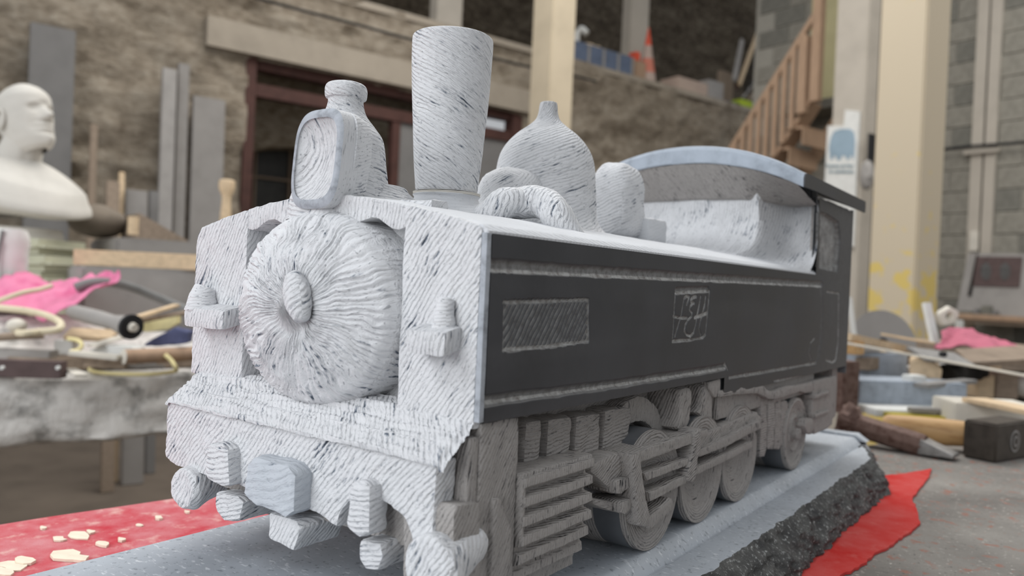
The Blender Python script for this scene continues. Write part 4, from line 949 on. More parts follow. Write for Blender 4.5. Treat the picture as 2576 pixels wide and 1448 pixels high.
bar('pine_lath', tz(2450, 1010, .0425), tz(2640, 1050, .0425), .05, .008, M['wood'], 'pale pine lath lying on the stained block', 'lath')
onT(2478, 1000, 0, .042, .05, .052, M['wood'], 'wood_cube', 'light tan wooden cube, left one of two behind the hammer', 'block', u=rot(TN, 3))
onT(2535, 1003, 0, .050, .06, .058, M['wood_grey'], 'wood_cube', 'greyish wooden cube, right one of two behind the hammer', 'block', u=rot(TN, -3))
onT(2492, 976, 0, .050, .05, .072, M['wood'], 'wood_offcut', 'cream wood offcut standing behind the two wooden cubes', 'offcut', u=rot(TN, 12))
# pile of support rubble further back, things lie on it
pb = onT(2360, 985, 0, .52, .30, .045, M['gslab2'], 'stone_offcut', 'flat pale stone slab carrying the loose offcuts behind the hammer', 'stone', u=rot(TN, 4))
p1 = atd(2146, 921, 1.62); ob_box('timber_offcut', Vector((p1.x, p1.y, .1002)), rot(TN, 28), .03, .03, .028, M['handle'], 'small yellow timber end sitting on the smaller blue stone block', 'offcut')
bar('timber_offcut', atd(2168, 930, 1.66), atd(2285, 914, 1.85), .03, .026, M['wood_grey'], 'grey timber length running back from the yellow timber end', 'offcut')
bar('timber_offcut', atd(2210, 908, 1.9), atd(2300, 898, 2.0), .04, .02, M['wood'], 'short pale batten lying above the grey timber length', 'offcut')
# tan broken wood chunk with dark end
bm = bmesh.new(); c = atd(2330, 925, 1.62); c.z = .046
b_prism(bm, [atd(2292, 960, 1.62), atd(2290, 905, 1.62), atd(2330, 898, 1.62), atd(2372, 930, 1.62), atd(2366, 962, 1.62)], Vector((RF.x, RF.y, 0)) * .12 + TN * .06)
carve('wood_chunk', bm, M['wood'], None, bev=.006, maxlen=.02, amp=.003); bpy.data.objects['wood_chunk']['label'] = 'tan broken wood chunk under the long strip'; bpy.data.objects['wood_chunk']['category'] = 'wood'
bm = bmesh.new(); b_tube(bm, [atd(2375, 950, 1.66), atd(2420, 935, 1.72), atd(2466, 930, 1.78)], [.028, .026, .020], 12); carve('burnt_log', bm, M['dark'], None, bev=.003, maxlen=.02, amp=.005)
tag(bpy.data.objects['burnt_log'], 'short dark charred log right of the tan wood chunk', 'log')
bar('metal_bar', atd(2316, 975, 1.50), atd(2440, 962, 1.62), .03, .008, M['steel'], 'flat grey metal bar lying in front of the tan wood chunk', 'bar')
onT(2308, 975, .0455, .035, .03, .024, M['white'], 'plaster_lump', 'small white block between the blue blocks and the wood chunk', 'block', u=rot(TN, 15))
bar('long_strip', atd(2110, 862, 1.55), atd(2640, 958, 1.35), .012, .004, M['paper'], 'very long thin pale strip lying across the whole clutter pile', 'strip')
bar('long_strip', atd(2215, 842, 1.9), atd(2352, 866, 1.85), .012, .005, M['wood'], 'short thin pale strip in front of the round blade', 'strip')
bar('board', atd(2112, 852, 1.62), atd(2308, 892, 1.9), .05, .016, M['wood'], 'tan board sloping down in front of the round blade', 'board', up=(0, -.6, 1))
# tool with a hole
tl = thing('plane_iron', 'pale flat blade with a round hole lying on the wood chunk', 'tool', atd(2360, 895, 1.66))
bar('blade', atd(2302, 892, 1.62), atd(2425, 908, 1.68), .055, .006, M['steel'], None, None, parent=tl, up=(0, -.8, 1))
cH = atd(2368, 890, 1.625); bm = bmesh.new(); b_tube(bm, [cH, cH + Vector((RF.x, RF.y, .0)) * -.012], .006, 16); link('hole', tomesh(bm), M['black'], tl)
bar('board', atd(2418, 908, 1.72), atd(2640, 895, 1.72), .06, .014, M['wood_grey'], 'grey brown board with splintered end under the rose cloth', 'board', up=(0, -.6, 1))
# round blade leaning
bd = thing('disc_blade', 'large dusty grey round saw blade leaning behind the offcuts', 'blade', atd(2222, 880, 2.2))
cD = atd(2220, 862, 2.2); nrm = Vector((-RF.x, -RF.y, .25)).normalized(); bm = bmesh.new(); b_tube(bm, [cD, cD + nrm * .004], .094, 48); link('blade_disc', tomesh(bm), M['gslab'], bd)
bm = bmesh.new(); b_tube(bm, [cD + nrm * .0042, cD + nrm * .0052], .014, 20); link('arbor_hole', tomesh(bm), M['black'], bd)
onT(2150, 935, 0, .08, .02, .115, M['gslab2'], 'stone_tile', 'small pale grey stone tile standing by the round blade', 'tile', u=rot(TN, 10))
bar('white_stick', atd(2357, 862, 1.95), atd(2335, 760, 1.98), .022, .012, M['white'], 'white flat stick leaning up beside the yellow-stained column', 'stick', up=(-.8, .5, 0))
bar('white_stick', atd(2166, 955, 2.12), atd(2140, 748, 2.12), .012, .008, M['white'], 'thin white stick just right of the locomotive cab', 'stick', up=(-.8, .5, 0))
# holed stone
bm = bmesh.new(); c = atd(2385, 795, 2.0); fdir = Vector((RF.x, RF.y, 0)).normalized(); n = 26; rg = []
for k in range(n):
    t = 2 * PI * k / n; ca, sa = math.cos(t), math.sin(t); o_ = (TN * ca + Vector((0, 0, 1.15)) * sa); rr0 = 1 + .14 * math.sin(2 * t + .8) + .06 * math.sin(5 * t)
    rg.append([bm.verts.new(c + o_ * .0075), bm.verts.new(c + o_ * .011 - fdir * .008), bm.verts.new(c + o_ * .021 * rr0 - fdir * .006), bm.verts.new(c + o_ * .024 * rr0 + fdir * .01), bm.verts.new(c + o_ * .0075 + fdir * .015)])
for k in range(n):
    a, b = rg[k], rg[(k + 1) % n]
    for j in range(5): bm.faces.new((a[j], b[j], b[(j + 1) % 5], a[(j + 1) % 5]))
T(bm, 'holed_stone', M['paper'], 'small pale stone with a hole standing above the rose cloth', 'stone')
onT(2415, 850, .0, .035, .03, .112, M['white'], 'white_box', 'small white box behind the rose cloth', 'box')
rows = [[atd(2366, 828, 1.92), atd(2400, 822, 1.95), atd(2440, 834, 1.95), atd(2500, 850, 1.95), atd(2560, 868, 1.92), atd(2630, 885, 1.9)],
        [atd(2372, 850, 1.86), atd(2405, 850, 1.90), atd(2440, 848, 1.86), atd(2500, 862, 1.84), atd(2560, 880, 1.84), atd(2630, 892, 1.84)],
        [atd(2350, 874, 1.80), atd(2395, 878, 1.80), atd(2430, 874, 1.78), atd(2490, 884, 1.76), atd(2560, 890, 1.76), atd(2630, 898, 1.76)]]
sheet('rose_cloth', rows, M['pink2'], 'dusty rose cloth crumpled over the boards at the right edge', 'cloth', amp=.012)
pu = onT(2480, 930, 0, .36, .16, .085, M['wood_grey'], 'wooden_crate', 'grey brown wooden crate under the rose cloth', 'crate', u=rot(TN, 2))
# grey glove-like lump and rags at the right border
bm = bmesh.new(); bmesh.ops.create_uvsphere(bm, u_segments=24, v_segments=14, radius=1)
c = tz(2590, 1005, .0)
for v in bm.verts: v.co = Vector((v.co.x * .05, v.co.y * .04, v.co.z * .03)) + c + Vector((0, .03, .03)); v.co += v.co.normalized() * .004 * noise.noise(v.co * 60)
T(bm, 'rag', M['plaster'], 'crumpled white rag at the right edge beside the wooden cubes', 'rag')
# ---- shelf and leaning poster at the end wall
sA = 7.0
def pxB(px, py, a): return atB(px, py, 0, a)
s0 = pxB(2400, 800, sA); s1 = pxB(2680, 812, sA)
sh = thing('wall_shelf', 'brown wooden shelf along the block wall under the poster', 'shelf', BW(sA, 2.6, -.2))
bobj('shelf_board', (sA, s1.y, s0.z - .035), (ABLK - .03, s0.y, s0.z + .02), M['wood_grey'], sh, bev=.004)
bobj('shelf_lip', (sA - .03, s1.y, s0.z + .0), (sA, s0.y, s0.z + .045), M['wood_or'], sh, bev=.004)
for yy in (s0.y - .1, s1.y + .05): bobj('bracket', (sA + .05, yy - .03, FLOOR), (sA + .1, yy + .03, s0.z - .035), M['wood_grey'], sh)
bobj('cabinet', (sA + .15, s1.y, FLOOR), (ABLK - .03, s0.y - .15, s0.z - .30), M['dark'], label='dark open cabinet under the wall shelf', cat='cabinet')
ps = thing('poster', 'grey board poster with a dark photograph of two faces above the shelf', 'poster', BW(sA + .2, 2.6, s0.z + .02))
def lean(px, py, z_=None, off=0): 
    b0 = pxB(px, py, sA + .25); t = (b0.z - s0.z) * .10; q = pxB(px, py, sA + .25 + t - off); return BW(q.x, q.y, q.z)
bm = bmesh.new(); b_prism(bm, [lean(2404, 792), lean(2436, 636), lean(2660, 640), lean(2660, 806)], WV * .01); link('board', tomesh(bm), M['gslab2'], ps)
bm = bmesh.new(); b_prism(bm, [lean(2446, 718, off=.012), lean(2454, 645, off=.012), lean(2572, 646, off=.012), lean(2564, 722, off=.012)], WV * .004); link('photograph', tomesh(bm), M['brown'], ps)
bm = bmesh.new(); b_prism(bm, [lean(2434, 744, off=.014), lean(2456, 640, off=.014), lean(2459, 640, off=.014), lean(2443, 744, off=.014)], WV * .004); link('frame_strip', tomesh(bm), M['dark'], ps)
M['photo'] = plain('dark faded photograph', (74, 73, 72), .8, .2, 20, 0, .001)
M['face'] = plain('faded printed face tone', (94, 93, 92), .8, .2, 60, 0, .001)
for cx_ in (2480, 2528):
    bm = bmesh.new(); b_prism(bm, [lean(cx_ + 13 * math.cos(t), 682 + 22 * math.sin(t), off=.018) for t in np.linspace(0, 2 * PI, 18)[:-1]], WV * .003); fo = link('printed_face', tomesh(bm), M['face'], ps)
    for ex, ey, rx_, ry_ in ((-5, -4, 3, 1.8), (5, -4, 3, 1.8), (0, 9, 4.5, 1.6)):
        bm = bmesh.new(); b_prism(bm, [lean(cx_ + ex + rx_ * math.cos(t), 682 + ey + ry_ * math.sin(t), off=.022) for t in np.linspace(0, 2 * PI, 10)[:-1]], WV * .003); link('printed_feature', tomesh(bm), M['photo'], fo)
for i, (px, w_, h_) in enumerate(((2425, .10, .05), (2455, .05, .07), (2478, .08, .10), (2500, .05, .06))):
    b0 = pxB(px, 800, sA + .06); bobj('small_part', (sA + .06, b0.y - w_ / 2, s0.z + .02), (sA + .12, b0.y + w_ / 2, s0.z + .02 + h_), M['gslab3' if i % 2 else 'block2'], bev=.01, label=('low dark grey fitting at the left end of the shelf', 'small grey tin next to the left shelf fitting', 'tallest grey fitting on the shelf in front of the poster', 'small dark fitting right of the tallest one on the shelf')[i], cat='fitting')
# switch box / white gadget on the duct
q = pxB(2449, 605, ABLK - .08); bobj('switch', (ABLK - .09, q.y - .035, q.z - .10), (ABLK - .052, q.y + .035, q.z + .09), M['paper'], bev=.01, label='cream switch plate on the boarded duct above the poster', cat='switch')
# ---- banner on the grey column, mask
bn = thing('banner', 'white banner with blue castle emblem hanging on the pale grey column', 'banner', BW(6.27, 2.9, .9))
def bnp(px, py, off=0): q = pxB(px, py, 6.27 - off); return BW(*q)
bm = bmesh.new(); b_prism(bm, [bnp(2082, 316), bnp(2122, 316), bnp(2126, 276), bnp(2162, 280), bnp(2146, 620), bnp(2066, 620)], WV * .02); link('banner_sheet', tomesh(bm), M['white'], bn, smooth=False)
M['emblem'] = plain('faded blue print', (150, 170, 184), .8, .10, 5, 0, .001); M['ink'] = plain('faded blue lettering', (120, 146, 158), .8, .05, 5, 0, .001)
em = [(2088, 400), (2085, 372), (2090, 345), (2098, 330), (2115, 324), (2138, 324), (2148, 332), (2151, 350), (2149, 400), (2146, 400), (2145, 392), (2139, 392), (2137, 400), (2130, 401), (2126, 392), (2118, 391), (2114, 402), (2106, 403), (2103, 393), (2097, 392), (2094, 401)]
bm = bmesh.new(); b_prism(bm, [bnp(x, y, .004) for x, y in em], WV * .003); link('castle_emblem', tomesh(bm), M['emblem'], bn, smooth=False)
def text(s, px, py, wpx, hpx):
    cu = bpy.data.curves.new('t', 'FONT'); cu.body = s; cu.align_x = 'LEFT'; cu.extrude = .002
    o = bpy.data.objects.new('banner_lettering', cu); COL.objects.link(o); bpy.context.view_layer.update()
    dg = bpy.context.evaluated_depsgraph_get(); me = bpy.data.meshes.new_from_object(o.evaluated_get(dg)); bpy.data.objects.remove(o)
    co = np.empty(len(me.vertices) * 3, 'f'); me.vertices.foreach_get('co', co); co = co.reshape(-1, 3); mx = co.max(0); mn = co.min(0)
    a = bnp(px, py, .006); b = bnp(px + wpx, py, .006); c = bnp(px, py - hpx, .006); out = np.zeros_like(co)
    for i, p in enumerate(co):
        q = a + (b - a) * float((p[0] - mn[0]) / (mx[0] - mn[0])) + (c - a) * float((p[1] - mn[1]) / (mx[1] - mn[1])) - WV * float(p[2]); out[i] = q
    me.vertices.foreach_set('co', out.ravel()); me.update(); link('banner_lettering', me, M['ink'], bn, smooth=False)
text('Province du Parc', 2079, 421, 68, 9); text('de maintenance', 2085, 435, 62, 9)
mk = thing('carved_mask', 'small grey carved face mask hanging beside the yellow-stained column', 'mask', BW(5.6, 2.5, .9))
cM = BW(*atB(2181, 440, 0, 6.24)); bm = bmesh.new(); bmesh.ops.create_uvsphere(bm, u_segments=28, v_segments=20, radius=1); fr_ = -Vector((RF.x, RF.y, 0)).normalized()
for v in bm.verts:
    x, y, z = v.co; dd = .06 * max(y, -.4) + (.035 * math.exp(-((x / .16) ** 2 + ((z + .05) / .28) ** 2)) - .02 * math.exp(-(((abs(x) - .38) / .16) ** 2 + ((z - .18) / .12) ** 2)) - .015 * math.exp(-((x / .3) ** 2 + ((z + .5) / .07) ** 2))) * (y > 0)
    v.co = cM + TN * (x * .058) + Vector((0, 0, z * .125)) + fr_ * dd
link('face', tomesh(bm), M['gslab2'], mk, 80); bobj('hanger', (toB(cM).x + .0, toB(cM).y - .008, toB(cM).z + .1), (toB(cM).x + .09, toB(cM).y + .008, toB(cM).z + .35), M['black'], mk)
# ---- door paint panel, stairs
l = pxB(2040, 60, 7.45); r = pxB(2200, 60, 7.45); zb_ = pxB(2080, 258, 7.45).z
bobj('painted_panel', (7.45, r.y, zb_), (7.55, l.y, 4.6), M['doorpaint'], bev=.004, label='tall pale yellow green panel at the head of the stairs', cat='panel')
bobj('landing_edge', (7.2, r.y, zb_ - .12), (7.56, l.y + .15, zb_ - .02), M['block2'], bev=.004, label='dark grey landing edge under the yellow green panel', cat='landing')
A1 = 6.6; sw = .52
sf = thing('staircase', 'orange brown timber staircase with slatted railing rising to the upper ledge', 'staircase', BW(A1, 4.8, FLOOR))
g0 = pxB(1935, 410, A1); g1 = pxB(2025, 270, A1); dd_ = (g1 - g0) / (g1.z - g0.z)
def sp(z, a=A1, off=0): q = g0 + dd_ * (z - g0.z); return BW(a, q.y + off, z)
for a_, nm in ((A1, 'stringer'), (A1 + sw, 'stringer')):
    bar(nm, sp(FLOOR + .05, a_), sp(g1.z + .05, a_), .04, .20, M['wood_or'], None, None, parent=sf, up=WV)
    # thin top edge lath
k = 0; z = FLOOR + .18
while z < g1.z - .02:
    q = g0 + dd_ * (z - g0.z); bobj('tread', (A1 + .02, q.y - .12, z), (A1 + sw - .02, q.y + .07, z + .03), M['wood_or'], sf, bev=.003)
    bobj('riser', (A1 + .02, q.y - .125, z - .15), (A1 + sw - .02, q.y - .11, z), M['wood_or'], sf); z += .185
r0 = pxB(1835, 375, A1 - .03); r1 = pxB(2030, 65, A1 - .03); dr_ = (r1 - r0) / (r1.z - r0.z)
def rp(z, a=A1 - .03): q = r0 + dr_ * (z - r0.z); return BW(a, q.y, z)
bar('handrail', rp(FLOOR + 1.0), rp(r1.z + .1), .05, .05, M['wood_or'], None, None, parent=sf, up=WV)
b_ = g0.y + (g0.y - g1.y) * 2.6
while b_ > g1.y + .02:
    zb2 = g0.z + (b_ - g0.y) / dd_.y - .02; zt2 = r0.z + (b_ - r0.y) / dr_.y
    bobj('baluster', (A1 - .035, b_ - .024, zb2), (A1 - .005, b_ + .024, zt2), M['wood_or'], sf); b_ -= .092
for px_, y0_, y1_ in ((2013, 285, 92), (2046, 255, -60)):
    q = pxB(px_, y0_, A1 - .04); q2_ = pxB(px_, y1_, A1 - .04); bobj('newel', (A1 - .05, q.y - .045, q.z), (A1 + .03, q.y + .045, q2_.z), M['wood_or'], sf, bev=.004)
# ---- upper ledge clutter
yb = BWALL + .12
def led(px): return atB(px, 200, 1, yb)
def lbox(name, px0, px1, h, d, mat, label, cat, z=LEDGE, b=yb, **k):
    a0, a1 = atB(px0, 200, 1, b).x, atB(px1, 200, 1, b).x; return bobj(name, (a0, b, z + .001), (a1, b + d, z + h), mat, bev=.006, label=label, cat=cat, **k)
cr = thing('plastic_crate', 'blue grey plastic crate full of sandy rubble on the upper ledge', 'crate', BW(5.8, yb + .2, LEDGE))
a0, a1 = led(1438).x, led(1588).x
bobj('crate_wall', (a0, yb, LEDGE), (a1, yb + .02, LEDGE + .26), M['crateblue'], cr, bev=.004); bobj('crate_body', (a0, yb + .02, LEDGE), (a1, yb + .5, LEDGE + .22), M['gslab3'], cr, bev=.004)
for k in range(5): bobj('crate_rib', (a0 + (a1 - a0) * k / 4 - .012, yb - .018, LEDGE + .01), (a0 + (a1 - a0) * k / 4 + .012, yb, LEDGE + .25), M['gslab2'], cr)
bm = bmesh.new(); bmesh.ops.create_grid(bm, x_segments=24, y_segments=12, size=.5)
for v in bm.verts: x, y = v.co.x, v.co.y; v.co = BW((a0 + a1) / 2 + x * (a1 - a0) * .97, yb + .26 + y * .44, LEDGE + .22 + .14 * (1 - 4 * y * y) * (1 - 3.4 * x * x) + .02 * noise.noise(Vector((x * 9, y * 9, 0))))
ob = link('rubble_fill', tomesh(bm), M['wood'], cr, 80)
tube('white_pipe', [BW(led(1527).x, yb + .55, LEDGE + .0), BW(led(1527).x, yb + .55, LEDGE + .50), BW(led(1527).x + .02, yb + .54, LEDGE + .60), BW(led(1533).x, yb + .5, LEDGE + .62), BW(led(1538).x, yb + .45, LEDGE + .56)], .035, M['white'], 'short white bent pipe standing behind the blue grey crate', 'pipe')
lbox('cardboard_box', 1596, 1624, .26, .2, M['wood_or'], 'brown cardboard box at the foot of the ledge post', 'box', b=yb + .05)
lbox('orange_cap', 1597, 1609, .10, .12, M['cone_o'], 'small orange cap lying on the brown cardboard box', 'cap', z=LEDGE + .261, b=yb + .05)
cn = thing('traffic_cone', 'orange and white traffic cone standing on the upper ledge', 'cone', BW(led(1648).x, yb + .2, LEDGE))
cz = BW(led(1648).x, yb + .14, LEDGE)
def cpart(nm, z0, z1, mt):
    R_ = lambda z: .125 - z * .165; bm = bmesh.new(); b_tube(bm, [cz + Vector((0, 0, z0)), cz + Vector((0, 0, z1))], [R_(z0), R_(z1)], 28); link(nm, tomesh(bm), M[mt], cn)
M['cone_w'] = plain('dusty white reflective band', (188, 168, 156), .8, .06, 20, .1, .001); M['cone_r'] = plain('dusty faded orange band', (206, 128, 108), .7, .08, 20, .1, .001)
cpart('lower_sleeve', .0, .17, 'cone_w'); cpart('cone_band', .17, .34, 'cone_r'); cpart('cone_band', .34, .50, 'cone_w'); cpart('cone_tip', .50, .72, 'cone_o')
bobj('cone_base', (led(1648).x - .15, yb + .0, LEDGE + .0005), (led(1648).x + .15, yb + .29, LEDGE + .02), M['cone_w'], cn, bev=.005)
lbox('board_box', 1706, 1782, .20, .3, M['boxpink'], 'low pinkish box on the upper ledge right of the cone', 'box')
lbox('flat_board', 1700, 1800, .05, .5, M['maroon'], 'dark reddish board lying behind the pinkish box', 'board', b=yb + .32, z=LEDGE + .22)
lbox('grey_case', 1783, 1822, .27, .22, M['gslab2'], 'small grey case between pinkish box and timber boards', 'case')
lbox('timber_board', 1812, 1846, .55, .06, M['wood_grey'], 'upright brown timber board on the upper ledge', 'board', b=yb + .28)
lbox('blue_rag', 1828, 1866, .05, .2, M['blue'], 'dark blue rag at the right end of the ledge', 'rag', b=yb - .04)
lbox('lime_vest', 1866, 1900, .12, .15, M['lime'], 'lime green cloth bundle at the ledge end by the stairs', 'cloth', b=yb - .05)
sticks = [((1862, 212), (1917, 58), .05, M['wood']), ((1850, 200), (1870, 100), .06, M['gslab2']), ((1876, 230), (1908, 120), .04, M['dark']), ((1870, 245), (1918, 180), .03, M['gslab2']), ((1855, 225), (1860, 130), .03, M['maroon']), ((1884, 250), (1922, 208), .035, M['wood_grey']), ((1890, 215), (1921, 150), .03, M['black'])]
lb = ['long pale pole leaning steeply in the ledge corner', 'short grey board standing left of the long pale pole', 'dark rod leaning right of the long pale pole', 'thin grey rod lying low in the ledge corner', 'dark red bar standing left of the poles', 'brown grey stick low beside the lime cloth', 'thin black rod at the corner of the block wall']
for (pa, pb_, w_, mt), l_ in zip(sticks, lb):
    a = atB(pa[0], pa[1], 1, yb + .02); b = atB(pb_[0], pb_[1], 1, yb + .30); a.z = max(a.z, LEDGE + .01)
    bar('leaning_pole', BW(*a), BW(*b), w_, w_ * .6, mt, l_, 'pole', up=NV)
tube('ledge_cable', [BW(*atB(px, py, 1, BWALL - .16)) for px, py in ((640, -6), (700, 10), (782, 32), (900, 62), (1030, 98), (1140, 124), (1240, 146), (1330, 168), (1440, 190), (1500, 205))], .012, M['black'], 'thin dark cable slung along the stone wall above the beam', 'cable', seg=6)
# ---- slabs and boards leaning on the stone wall
def lslab(px0, px1, pyt, b, mat, label, name='stone_slab', cat='slab', th=.05, z0=FLOOR, lean_=.10, tilt=0):
    l = atB(px0, pyt, 1, b); r = atB(px1, pyt, 1, b); zt_ = (l.z + r.z) / 2
    bm = bmesh.new(); b_prism(bm, [BW(l.x - tilt, b - lean_, z0 + .001), BW(r.x - tilt, b - lean_, z0 + .001), BW(r.x, b, zt_), BW(l.x, b, zt_)], NV * th); bmesh.ops.recalc_face_normals(bm, faces=bm.faces); bmesh.ops.bevel(bm, geom=bm.edges[:], offset=.004, segments=2, affect='EDGES')
    return T(bm, name, mat, label, cat)
lslab(76, 192, 66, 6.15, M['gslab3'], 'tall wide dark grey slab leaning on the wall behind the bust')
lslab(410, 446, 172, 6.05, M['gslab2'], 'tall narrow pale slab, leftmost of the three by the doorway')
lslab(450, 478, 160, 6.12, M['gslab'], 'tall narrow mid-grey slab, tallest of the three by the doorway')
lslab(487, 568, 246, 6.10, M['gslab'], 'broad grey slab nearest the maroon doorway')
lslab(228, 247, 312, 6.0, M['wood_grey'], 'thin brown lath leaning on the wall right of the dark slab', 'lath', 'lath', th=.03)
lslab(268, 302, 455, 4.6, M['wood_grey'], 'notched grey brown board standing right of the bust', 'board', 'board', th=.03, lean_=.2)
lslab(300, 315, 432, 4.75, M['wood'], 'thin light lath standing between the grey brown boards', 'lath', 'lath', th=.02, lean_=.15)
lslab(318, 372, 478, 4.7, M['gslab'], 'squat grey brown panel standing behind the timber triangle', 'panel', 'panel', th=.03, lean_=.2)
lslab(376, 400, 480, 4.9, M['gslab3'], 'narrow dark grey offcut left of the tall slabs', 'stone_offcut', 'stone', th=.04, lean_=.2)
# ---- things on the stone bench (left)
bobj('stone_block', (.50, 2.95, bt), (.82, 3.5, .315), M['gslab'], bev=.01, label='large dusty grey stone block at the back of the bench under the triangle board', cat='stone')
q = atB(345, 560, 1, 3.2); bm = bmesh.new(); b_prism(bm, [BW(*atB(px, py, 1, 3.15)) for px, py in ((335, 598), (350, 535), (478, 608), (478, 615), (335, 612))], NV * .25); T(bm, 'triangle_board', M['wood_grey'], 'brown sloping triangular board lying on the large grey block', 'board', smooth=False)
tube('wood_plug', [atd(334, 590, 2.75), atd(336, 545, 2.75)], .018, M['wood'], 'small ochre wooden plug beside the sloping board', 'plug')
bm = bmesh.new(); bmesh.ops.create_uvsphere(bm, u_segments=30, v_segments=18, radius=1); c = atd(246, 558, 3.02)
for v in bm.verts: v.co = c + TN * (v.co.x * .10) + fdir * (v.co.y * .12) + Vector((0, 0, v.co.z * .064)); v.co += Vector((0, 0, .01 * noise.noise(v.co * 14)))
T(bm, 'covered_cushion', M['browncover'], 'brown dusty rounded bundle behind the shoulder of the bust', 'bundle', angle=80)
st_b = toB(atd(335, 760, 2.3))
bobj('stone_block', (.33, 2.42, bt), (.66, 2.72, .212), M['gslab2'], bev=.008, label='pale grey stone block supporting the light timber beam', cat='stone')
bar('timber_beam', BW(.345, 2.60, .2135), BW(.95, 2.30, .2135), .10, .046, M['wood'], 'light timber beam end lying on the pale grey block', 'beam', bev=.002)
# sacks
for k in range(6):
    z0_ = bt + .002 + k * .054; bm = bmesh.new(); b_box(bm, (-.20, -.16, 0), (.115 + .012 * math.sin(k * 2.1), .16, .052), lambda x, y, z: atd(95, 700, 2.62) * 0 + Vector((atd(95, 700, 2.66).x, atd(95, 700, 2.66).y, z0_)) + TN * x + fdir * y + Vector((0, 0, z)))
    bmesh.ops.recalc_face_normals(bm, faces=bm.faces); bmesh.ops.bevel(bm, geom=bm.edges[:], offset=.022, segments=4, affect='EDGES')
    bmesh.ops.subdivide_edges(bm, edges=[e for e in bm.edges if e.calc_length() > .05], cuts=4, use_grid_fill=True)
    for v in bm.verts: v.co.z += .003 * noise.noise(v.co * 18)
    T(bm, 'folded_sack', M['greensack'], ['lowest folded pale green sack of the stack under the bust', 'second lowest pale green sack under the bust', 'third pale green sack from the bottom under the bust', 'fourth pale green sack from the bottom under the bust', 'second highest pale green sack under the bust', 'topmost pale green sack, directly under the bust'][k], 'sack', 'pale green sacks under the bust', angle=80)
# bust
bu = thing('plaster_bust', 'white plaster bust of a bald man with raised chin in profile', 'bust', atd(40, 600, 2.75))
Fw = (TN * .96 - fdir * .28).normalized(); Sd = Fw.cross(Vector((0, 0, 1))).normalized(); hx0 = atd(66, 302, 2.66)
def head():
    nz, nt = 110, 96; out = np.zeros((nt, nz, 3)); H = .245
    # profile front x by height s (0 chin .. 1 crown), metres from the head axis
    fs = [(0, .052), (.03, .078), (.08, .089), (.13, .090), (.17, .080), (.20, .083), (.235, .088), (.26, .083), (.285, .089), (.315, .086), (.34, .082), (.365, .100), (.40, .114), (.43, .112), (.50, .098), (.56, .086), (.60, .084), (.65, .091), (.72, .090), (.80, .082), (.88, .066), (.94, .046), (.98, .025), (1, .001)]
    bs = [(0, .02), (.1, .045), (.25, .075), (.45, .098), (.65, .105), (.80, .095), (.9, .068), (.97, .032), (1, .001)]
    ws = [(0, .030), (.05, .045), (.15, .058), (.3, .068), (.45, .074), (.6, .076), (.75, .074), (.85, .062), (.93, .042), (.98, .02), (1, .001)]
    it = lambda tab, s: np.interp(s, [p[0] for p in tab], [p[1] for p in tab])
    nose_w = lambda s: np.interp(s, [0, .10, .17, .30, .34, .42, .55, .62, 1], [.45, .35, .55, .5, .28, .20, .16, .6, .9])
    base = [(0, .052), (.03, .072), (.1, .080), (.3, .080), (.45, .082), (.6, .083), (.72, .089), (.80, .082), (.88, .066), (.94, .046), (.98, .025), (1, .001)]
    for j in range(nz):
        s = j / (nz - 1); f, b, w_, bf = it(fs, s), it(bs, s), it(ws, s), it(base, s)
        for i in range(nt):
            t = 2 * PI * i / nt; c, sn = math.cos(t), math.sin(t); fx = bf if c > 0 else b
            x = fx * abs(c) ** .85 * (1 if c > 0 else -1); y = w_ * abs(sn) ** .9 * (1 if sn > 0 else -1)
            if c > 0: x += (f - bf) * math.exp(-(sn / nose_w(s)) ** 2)
            if c > 0:
                x -= .013 * math.exp(-((abs(sn) - .42) / .17) ** 2 - ((s - .53) / .045) ** 2) ; x += .006 * math.exp(-((abs(sn) - .42) / .12) ** 2 - ((s - .525) / .02) ** 2); x += .006 * math.exp(-((abs(sn) - .4) / .3) ** 2 - ((s - .60) / .03) ** 2)
                x -= .006 * math.exp(-((abs(sn) - .62) / .2) ** 2 - ((s - .28) / .08) ** 2)
            out[i, j] = (x, y, s * H - .12)
    return out
Hh = head(); tl_ = math.radians(20); P = np.zeros_like(Hh)
for i in range(Hh.shape[0]):
    for j in range(Hh.shape[1]):
        x, y, z = Hh[i, j]; x2 = x * math.cos(tl_) - z * math.sin(tl_) * .9; z2 = z * math.cos(tl_) + x * math.sin(tl_); P[i, j] = hx0 + Fw * float(x2 * 1.02) + Sd * float(y) + Vector((0, 0, float(z2) * 1.02))
link('head', gridmesh(P, closed_u=True), M['plaster'], bu, 80)
for sg in (1, -1):
    bm = bmesh.new(); cE = hx0 - Fw * .022 + Sd * (.074 * sg) + Vector((0, 0, -.012)); b_tube(bm, curve([cE + Fw * (.016 * math.cos(t)) + Vector((0, 0, .030 * math.sin(t))) + Sd * (.006 * sg) for t in np.linspace(-2.2, 2.6, 9)], 3), .0065, 8); link('ear', tomesh(bm), M['plaster'], bu, 80)
bm = bmesh.new(); nb = hx0 + Vector((0, 0, -.30)) - Fw * .055
b_tube(bm, curve([nb, nb + Vector((0, 0, .08)) + Fw * .005, nb + Vector((0, 0, .16)) + Fw * .025, hx0 + Vector((0, 0, -.06)) - Fw * .0, hx0 + Fw * -.0], 5), [.125 - .0035 * k if k < 10 else max(.062, .09 - .002 * k) for k in range(21)], 32, squash=.95)
for v in bm.verts:
    d_ = (v.co - nb).dot(Fw)
    if d_ > .03: v.co += Fw * (.004 * math.sin((v.co - nb).dot(Sd) * 180))
link('neck', tomesh(bm), M['plaster'], bu, 80)
bm = bmesh.new(); bmesh.ops.create_uvsphere(bm, u_segments=64, v_segments=40, radius=1); cS = hx0 - Fw * .03 + Vector((0, 0, -.285))
